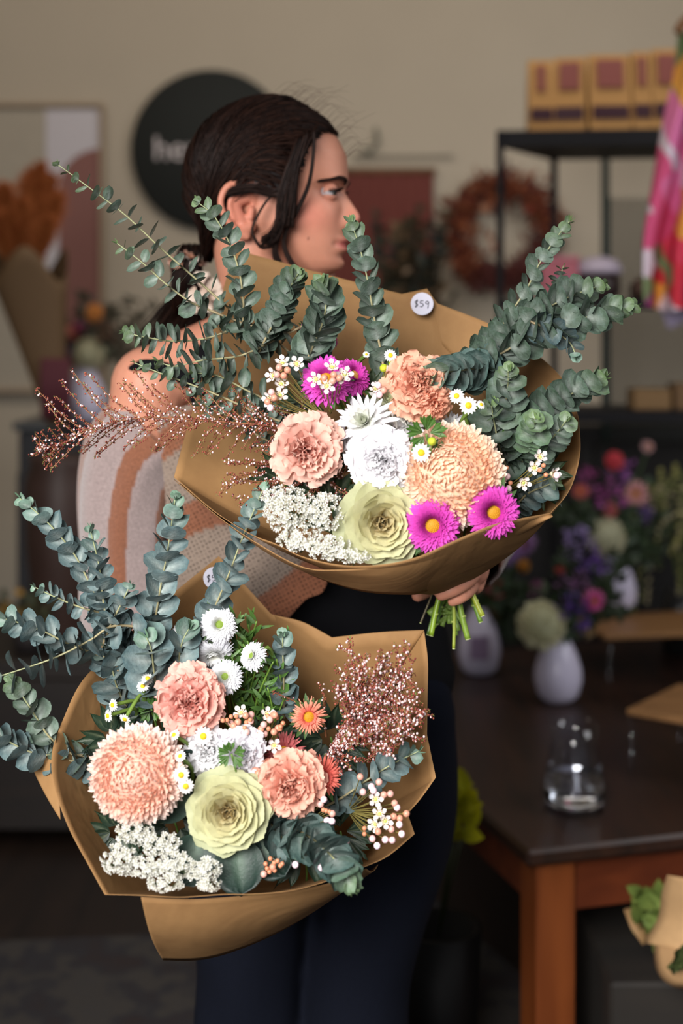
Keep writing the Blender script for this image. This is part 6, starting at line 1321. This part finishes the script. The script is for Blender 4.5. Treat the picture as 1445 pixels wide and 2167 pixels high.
# ---- lower bouquet
LN = (NL,)
def nl(r=.0022): return (P(U(500, 580), U(1770, 1800), 1.735), NL+Vector((U(-.01, .01), .01, -.10)), r)
put('carnation', 402, 1484, 1.475, 140, (.05, .15), 'coral-pink carnation at the middle top of the lower bouquet', carn(lin(222, 124, 114), lin(238, 190, 176), 66, .11), PP, neck=nl(.0026), group='carnations')
put('carnation', 612, 1658, 1.455, 132, (.05, .05), 'salmon-pink carnation right of the lower cabbage', carn(lin(222, 132, 108), lin(238, 188, 168), 56, .11), PP, neck=nl(.0026), group='carnations')
put('carnation', 512, 1590, 1.464, 98, (.25, .15), 'white carnation right of the coral-pink one, facing right', carn(lin(228, 226, 226), lin(240, 238, 244), 56, .12), PP, neck=nl(), group='carnations')
put('carnation', 442, 1588, 1.468, 98, (-.1, .2), 'white carnation behind the parsley-like leaf, left of the side-facing one', carn(lin(230, 232, 228), lin(246, 244, 248), 56, .12), PP, neck=nl(), group='carnations')
put('carnation', 478, 1650, 1.475, 58, (0, -.2), 'small piece of white carnation at the top of the lower cabbage', carn(lin(230, 230, 232), lin(244, 244, 248), 30, .12), PP, neck=nl(), group='carnations')
put('disbud_chrysanthemum', 290, 1640, 1.44, 192, (-.08, .12), 'big round peach chrysanthemum head on the left of the lower bouquet', dome(lin(240, 182, 152), lin(234, 204, 190), lin(242, 226, 218), .82, 950), PP, neck=nl(.0034), group='big peach chrysanthemums')
put('ornamental_cabbage', 482, 1715, 1.44, 172, (-.02, .2), 'yellow-green rose-like cabbage head in the lower bouquet', cab(38), CB, neck=nl(.004), group='rose-like cabbage heads')
WH = (lin(230, 232, 218), lin(240, 240, 246)); WD_ = (lin(104, 128, 40), lin(150, 168, 80))
for (px, py, d, s, fc, lab, dk) in ((464, 1322, 1.525, 84, (.15, .35), 'white aster with green centre, highest in the lower bouquet', WD_), (476, 1432, 1.505, 76, (-.1, .4), 'white aster with green centre right of the coral-pink carnation', WD_), (533, 1388, 1.52, 66, (-.7, .55), 'white aster seen half from the side, rightmost of the white ones', WD_),
                                (452, 1384, 1.535, 88, (.1, -.9), 'white aster hanging its face down under the highest one', None), (384, 1342, 1.545, 62, (-.7, .5), 'white aster edge behind the eucalyptus, upper left of the white ones', None), (372, 1385, 1.545, 70, (-.9, .2), 'white aster edge below the upper left one', None)):
    put('aster', px, py, d, s, fc, lab, ast(*WH, disc=dk, rows=9, n=36, dr=.2, W=.17, lf=5), AP, neck=nl(), group='white asters')
put('aster', 653, 1517, 1.485, 76, (.12, .1), 'peach aster with yellow centre ringed by green leaves', ast(lin(226, 108, 104), lin(238, 156, 128), 4, 30, .3, .10, dz=.1, lf=18), AP, neck=nl(), group='peach and rose asters')
put('aster', 600, 1592, 1.50, 100, (-.05, .55), 'dusty rose aster above the salmon-pink carnation', ast(lin(176, 80, 90), lin(206, 116, 114), 4, 30, .24, .10), AP, neck=nl(), group='peach and rose asters')
put('aster', 682, 1645, 1.475, 96, (.35, .1), 'coral aster at the right of the salmon-pink carnation', ast(lin(206, 86, 86), lin(232, 124, 106), 4, 30, .26, .10), AP, neck=nl(), group='peach and rose asters')
for (px, py, d, s, fc, lab) in ((430, 1558, 1.45, 40, (0, .1), 'small daisy at the lower right of the coral-pink carnation'), (383, 1640, 1.415, 36, (0, .1), 'small daisy at the right edge of the big round peach bloom'), (393, 1664, 1.418, 36, (.1, -.1), 'small daisy just below the one at the peach bloom\'s edge'),
                               (302, 1452, 1.51, 28, (0, .95), 'small daisy seen from the side, left of the coral-pink carnation'), (312, 1436, 1.515, 28, (.2, .95), 'side-on daisy behind and above its neighbour'), (238, 1492, 1.50, 28, (-.8, .2), 'side-on daisy with orange centre at far left'), (228, 1515, 1.50, 28, (-.9, .1), 'side-on daisy lowest at far left'), (264, 1522, 1.495, 28, (-.5, -.6), 'side-on daisy just above the big round peach bloom'), (368, 1555, 1.45, 26, (-.5, .8), 'pale green daisy below the coral-pink carnation'), (381, 1600, 1.43, 26, (-.3, .8), 'dull daisy above the pair at the peach bloom\'s edge'), (335, 1450, 1.53, 22, (-.3, .6), 'minute daisy touching the coral-pink carnation\'s left side')):
    put('feverfew_daisy', px, py, d, s, fc, lab, daisy, DP, neck=(P(px+20, py+80, d+.07),), group='small daisies')
greenleaf(490, 1596, 1.432, 52, 'bright green parsley-like leaf over the white carnations', 5)
greenleaf(320, 1500, 1.53, 50, 'green leaf sprig under the side-on daisies', 5)
for (px, py, d, s, n, lab) in ((520, 1460, 1.54, 130, 7, 'green leafy stalks right of the white asters'), (560, 1420, 1.55, 110, 6, 'green leaves beside the narrow blue-grey eucalyptus'), (500, 1340, 1.56, 90, 5, 'green leaves right of the highest white aster'), (560, 1520, 1.55, 130, 7, 'green leaf sprig behind the copper buds')):
    o = thing('leafy_stalk', P(px+20, py+110, d+.03), lab, 'foliage', 'green leafy stalks of the lower bouquet'); m = MB(); m2 = MB()
    for k in range(n):
        a = P(px+20+U(-10, 10), py+110, d+.03); e = P(px+U(-.5, .5)*s, py-s*.5+U(-10, 30), d+U(-.015, .01)); sp_ = spline([a, (a+e)/2+Vector((U(-.01, .01), 0, 0)), e], 14); tube(m2, sp_, .0011, lin(92, 122, 46), 5)
        for q in range(3, 14): petal(m, sp_[q], basis(np.array((U(-1, 1), U(-.6, 0), U(.1, 1.2))), (0, -1, .3)), U(.012, .024), U(.003, .0055), prof_ovate, 4, 3, cup=.2, curl=U(-.6, .5), c0=lin(54, 84, 34), c1=lin(80, 116, 50))
    m2.build('stems', M['stem'], o); m.build('leaves', M['leaf'], o)
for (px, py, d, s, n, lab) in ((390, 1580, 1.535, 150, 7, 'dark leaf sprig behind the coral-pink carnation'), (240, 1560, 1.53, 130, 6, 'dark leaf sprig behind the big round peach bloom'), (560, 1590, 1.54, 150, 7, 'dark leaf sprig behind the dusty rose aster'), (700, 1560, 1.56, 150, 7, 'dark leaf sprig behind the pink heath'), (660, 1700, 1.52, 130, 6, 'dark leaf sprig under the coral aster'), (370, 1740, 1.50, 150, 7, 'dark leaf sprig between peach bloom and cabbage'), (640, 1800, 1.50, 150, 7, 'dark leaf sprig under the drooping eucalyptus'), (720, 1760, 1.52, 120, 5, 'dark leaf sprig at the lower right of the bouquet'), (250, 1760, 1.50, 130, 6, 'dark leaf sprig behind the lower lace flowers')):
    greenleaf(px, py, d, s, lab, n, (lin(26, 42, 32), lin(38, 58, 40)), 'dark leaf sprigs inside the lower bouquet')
# big dark cabbage leaves under the cabbage head
for (px, py, d, a, L_, lab) in ((500, 1775, 1.455, (.15, -.35, -1), 90, 'broad dark blue-green leaf hanging under the lower cabbage'), (430, 1770, 1.46, (-.5, -.3, -1), 84, 'broad dark leaf at the lower left of the lower cabbage'), (545, 1770, 1.465, (.7, -.3, -.8), 80, 'broad dark leaf at the lower right of the lower cabbage'), (410, 1690, 1.47, (-1, -.2, .1), 84, 'broad dark leaf between the peach bloom and the lower cabbage'), (420, 1640, 1.475, (-.4, -.3, 1), 60, 'dark leaf standing up at the cabbage\'s upper left')):
    o = thing('cabbage_leaf', P(px, py, d), lab, 'leaf', 'dark leaves around the lower cabbage'); m = MB(); s = L_/F*d; petal(m, P(px, py, d), basis(a, (0, -1, .25)), s*1.3, s*1.2, prof_round, 12, 13, cup=.2, curl=.5, ruf=.05, c0=lin(40, 60, 50), c1=lin(24, 42, 38), cm=lin(92, 116, 96)); m.build('blade', M['leaf'], o)
    m = MB(); tube(m, [P(px, py, d), P((px+500)/2, (py+1730)/2, d+.05)], .002, lin(120, 140, 100), 6); m.build('stalk', M['stem'], o)
# lace, lower
for (cl, lab) in (([(285, 1762, 1.43, 46, 24), (340, 1785, 1.428, 44, 26)], 'white lace flowers directly under the big round peach bloom'), ([(255, 1815, 1.42, 42, 34), (310, 1832, 1.418, 40, 26)], 'white lace flower head lowest at left in the lower wrap'), ([(365, 1828, 1.42, 46, 32), (350, 1868, 1.412, 40, 18)], 'white lace flower head at the front middle of the lower rim'), ([(430, 1838, 1.42, 38, 28), (440, 1870, 1.414, 30, 14)], 'white lace flower head nearest the broad dark leaves')):
    o = thing('lace_flower', P(*cl[0][:3]), lab, 'flower', 'white lace flowers of the lower bouquet'); lace(o, cl, fpx=11.5, neck=tuple(P(460, 1780, 1.56)), dens=1.25)
# wax flowers, lower
wax((560, 1600, 1.53), [(510, 1508, 1.475, -.3, .8), (541, 1556, 1.47, .1, .1), (580, 1578, 1.455, 0, .15), (566, 1512, 1.48, .3, .7), (528, 1560, 1.475, .3, .5)], [(U(470, 600), U(1512, 1558), 1.47+U(-.01, .01), random.choice((0, 0, .1, .4))) for k in range(38)], 'wax flower spray with copper buds left of the peach aster', 34)
wax((735, 1715, 1.52), [(795, 1692, 1.45, 0, .3), (815, 1738, 1.445, .1, .1), (803, 1722, 1.455, -.2, .9), (793, 1745, 1.455, -.6, .2)], [(762, 1644, 1.46, .2), (786, 1665, 1.455, 1), (802, 1655, 1.455, .3), (768, 1676, 1.46, .5), (790, 1673, 1.45, .9), (812, 1682, 1.45, .2), (826, 1680, 1.45, .3), (840, 1709, 1.45, 1), (833, 1728, 1.45, .1), (846, 1732, 1.45, .1), (860, 1722, 1.45, .1), (845, 1745, 1.445, 1), (850, 1765, 1.44, 1), (828, 1755, 1.445, .3), (815, 1777, 1.44, 1), (830, 1778, 1.44, .7), (798, 1790, 1.44, 1.3), (771, 1753, 1.45, 0), (771, 1765, 1.45, 0), (788, 1775, 1.445, .6), (800, 1760, 1.445, .1), (835, 1700, 1.45, .2)], 'wax flower spray with pink-white buds at the right of the lower wrap', 35)
wax((640, 1740, 1.50), [], [(685, 1692, 1.45, .9), (678, 1702, 1.45, .4), (690, 1716, 1.45, 0), (697, 1718, 1.45, 0), (703, 1722, 1.45, .3), (684, 1714, 1.45, 0), (692, 1737, 1.44, 1.3), (702, 1738, 1.44, 1.2)], 'small bud spray below the coral aster')
wax((610, 1790, 1.50), [], [(572, 1817, 1.43, 0), (580, 1826, 1.43, 0), (593, 1832, 1.43, 0), (577, 1835, 1.43, .1), (565, 1838, 1.43, 0), (570, 1845, 1.43, 0), (558, 1850, 1.43, .3), (581, 1842, 1.43, 0), (597, 1828, 1.43, 0), (625, 1830, 1.425, 1.3), (587, 1822, 1.43, 0), (562, 1828, 1.43, 0)], 'cluster of copper buds at the front rim of the lower wrap')
wax((660, 1800, 1.46), [], [(733, 1780, 1.46, 1), (680, 1836, 1.40, 1.2), (688, 1840, 1.40, .8)], 'few pale buds poking out under the drooping eucalyptus')
wax((560, 1650, 1.50), [], [(546, 1637, 1.455, .1), (532, 1652, 1.45, .6), (547, 1658, 1.455, 0), (553, 1662, 1.455, 0)], 'few copper buds between the cabbage and the salmon-pink carnation')
# heath, lower
paths = []; bs = (705, 1585, 1.55)
ends = [(738, 1350), (757, 1385), (863, 1358), (850, 1400), (711, 1412), (740, 1432), (776, 1385), (805, 1375), (822, 1380), (795, 1430), (868, 1418), (880, 1470), (905, 1506), (860, 1480), (890, 1530), (900, 1565), (850, 1560), (830, 1600), (800, 1620), (770, 1560), (760, 1480), (720, 1480), (735, 1520), (790, 1510), (820, 1530), (830, 1450), (700, 1600), (720, 1640), (740, 1620), (690, 1600), (765, 1610), (840, 1510), (805, 1470), (860, 1450), (875, 1500), (700, 1650)]
for k, e in enumerate(ends):
    d = 1.47+U(-.02, .04); hub = (780+U(-25, 25), 1530+U(-25, 25), 1.505)
    paths.append(([bs, hub, ((hub[0]+e[0])/2+U(-8, 8), (hub[1]+e[1])/2+U(-8, 8), (d+1.505)/2), (e[0], e[1], d)] if k < 26 else [bs, ((bs[0]+e[0])/2, (bs[1]+e[1])/2+6, 1.51), (e[0], e[1], d)], False))
    if k < 26:
        for r in range(7): t = U(.2, .9); q = (hub[0]*(1-t)+e[0]*t, hub[1]*(1-t)+e[1]*t, 1.505*(1-t)+d*t); a = U(0, 6.28); paths.append(([q, (q[0]+14*math.cos(a), q[1]+14*math.sin(a), q[2]), (q[0]+34*math.cos(a), q[1]+34*math.sin(a)-6, q[2]+U(-.01, .01))], False))
paths += [([bs, (760, 1500, 1.51), (745+U(-40, 120), 1440+U(-30, 150), 1.48)], False) for k in range(20)]
o = thing('heath_sprig', P(*bs), 'bushy pink-white heath branch spread against the paper at right in the lower bouquet', 'foliage', 'heath branches with tiny buds'); sprig(o, paths, 0, gap=5.5, bud_px=5.4, white=.38)
o = thing('heath_sprig', P(560, 1500, 1.54), 'single thin heath sprig pointing left above the peach aster', 'foliage', 'heath branches with tiny buds'); sprig(o, [([(660, 1500, 1.55), (610, 1478, 1.53), (575, 1462, 1.52)], True), ([(690, 1520, 1.56), (685, 1470, 1.54), (676, 1445, 1.53)], True), ([(690, 1560, 1.55), (684, 1510, 1.54), (686, 1470, 1.53)], True)], 0, bud_px=4, gap=9)
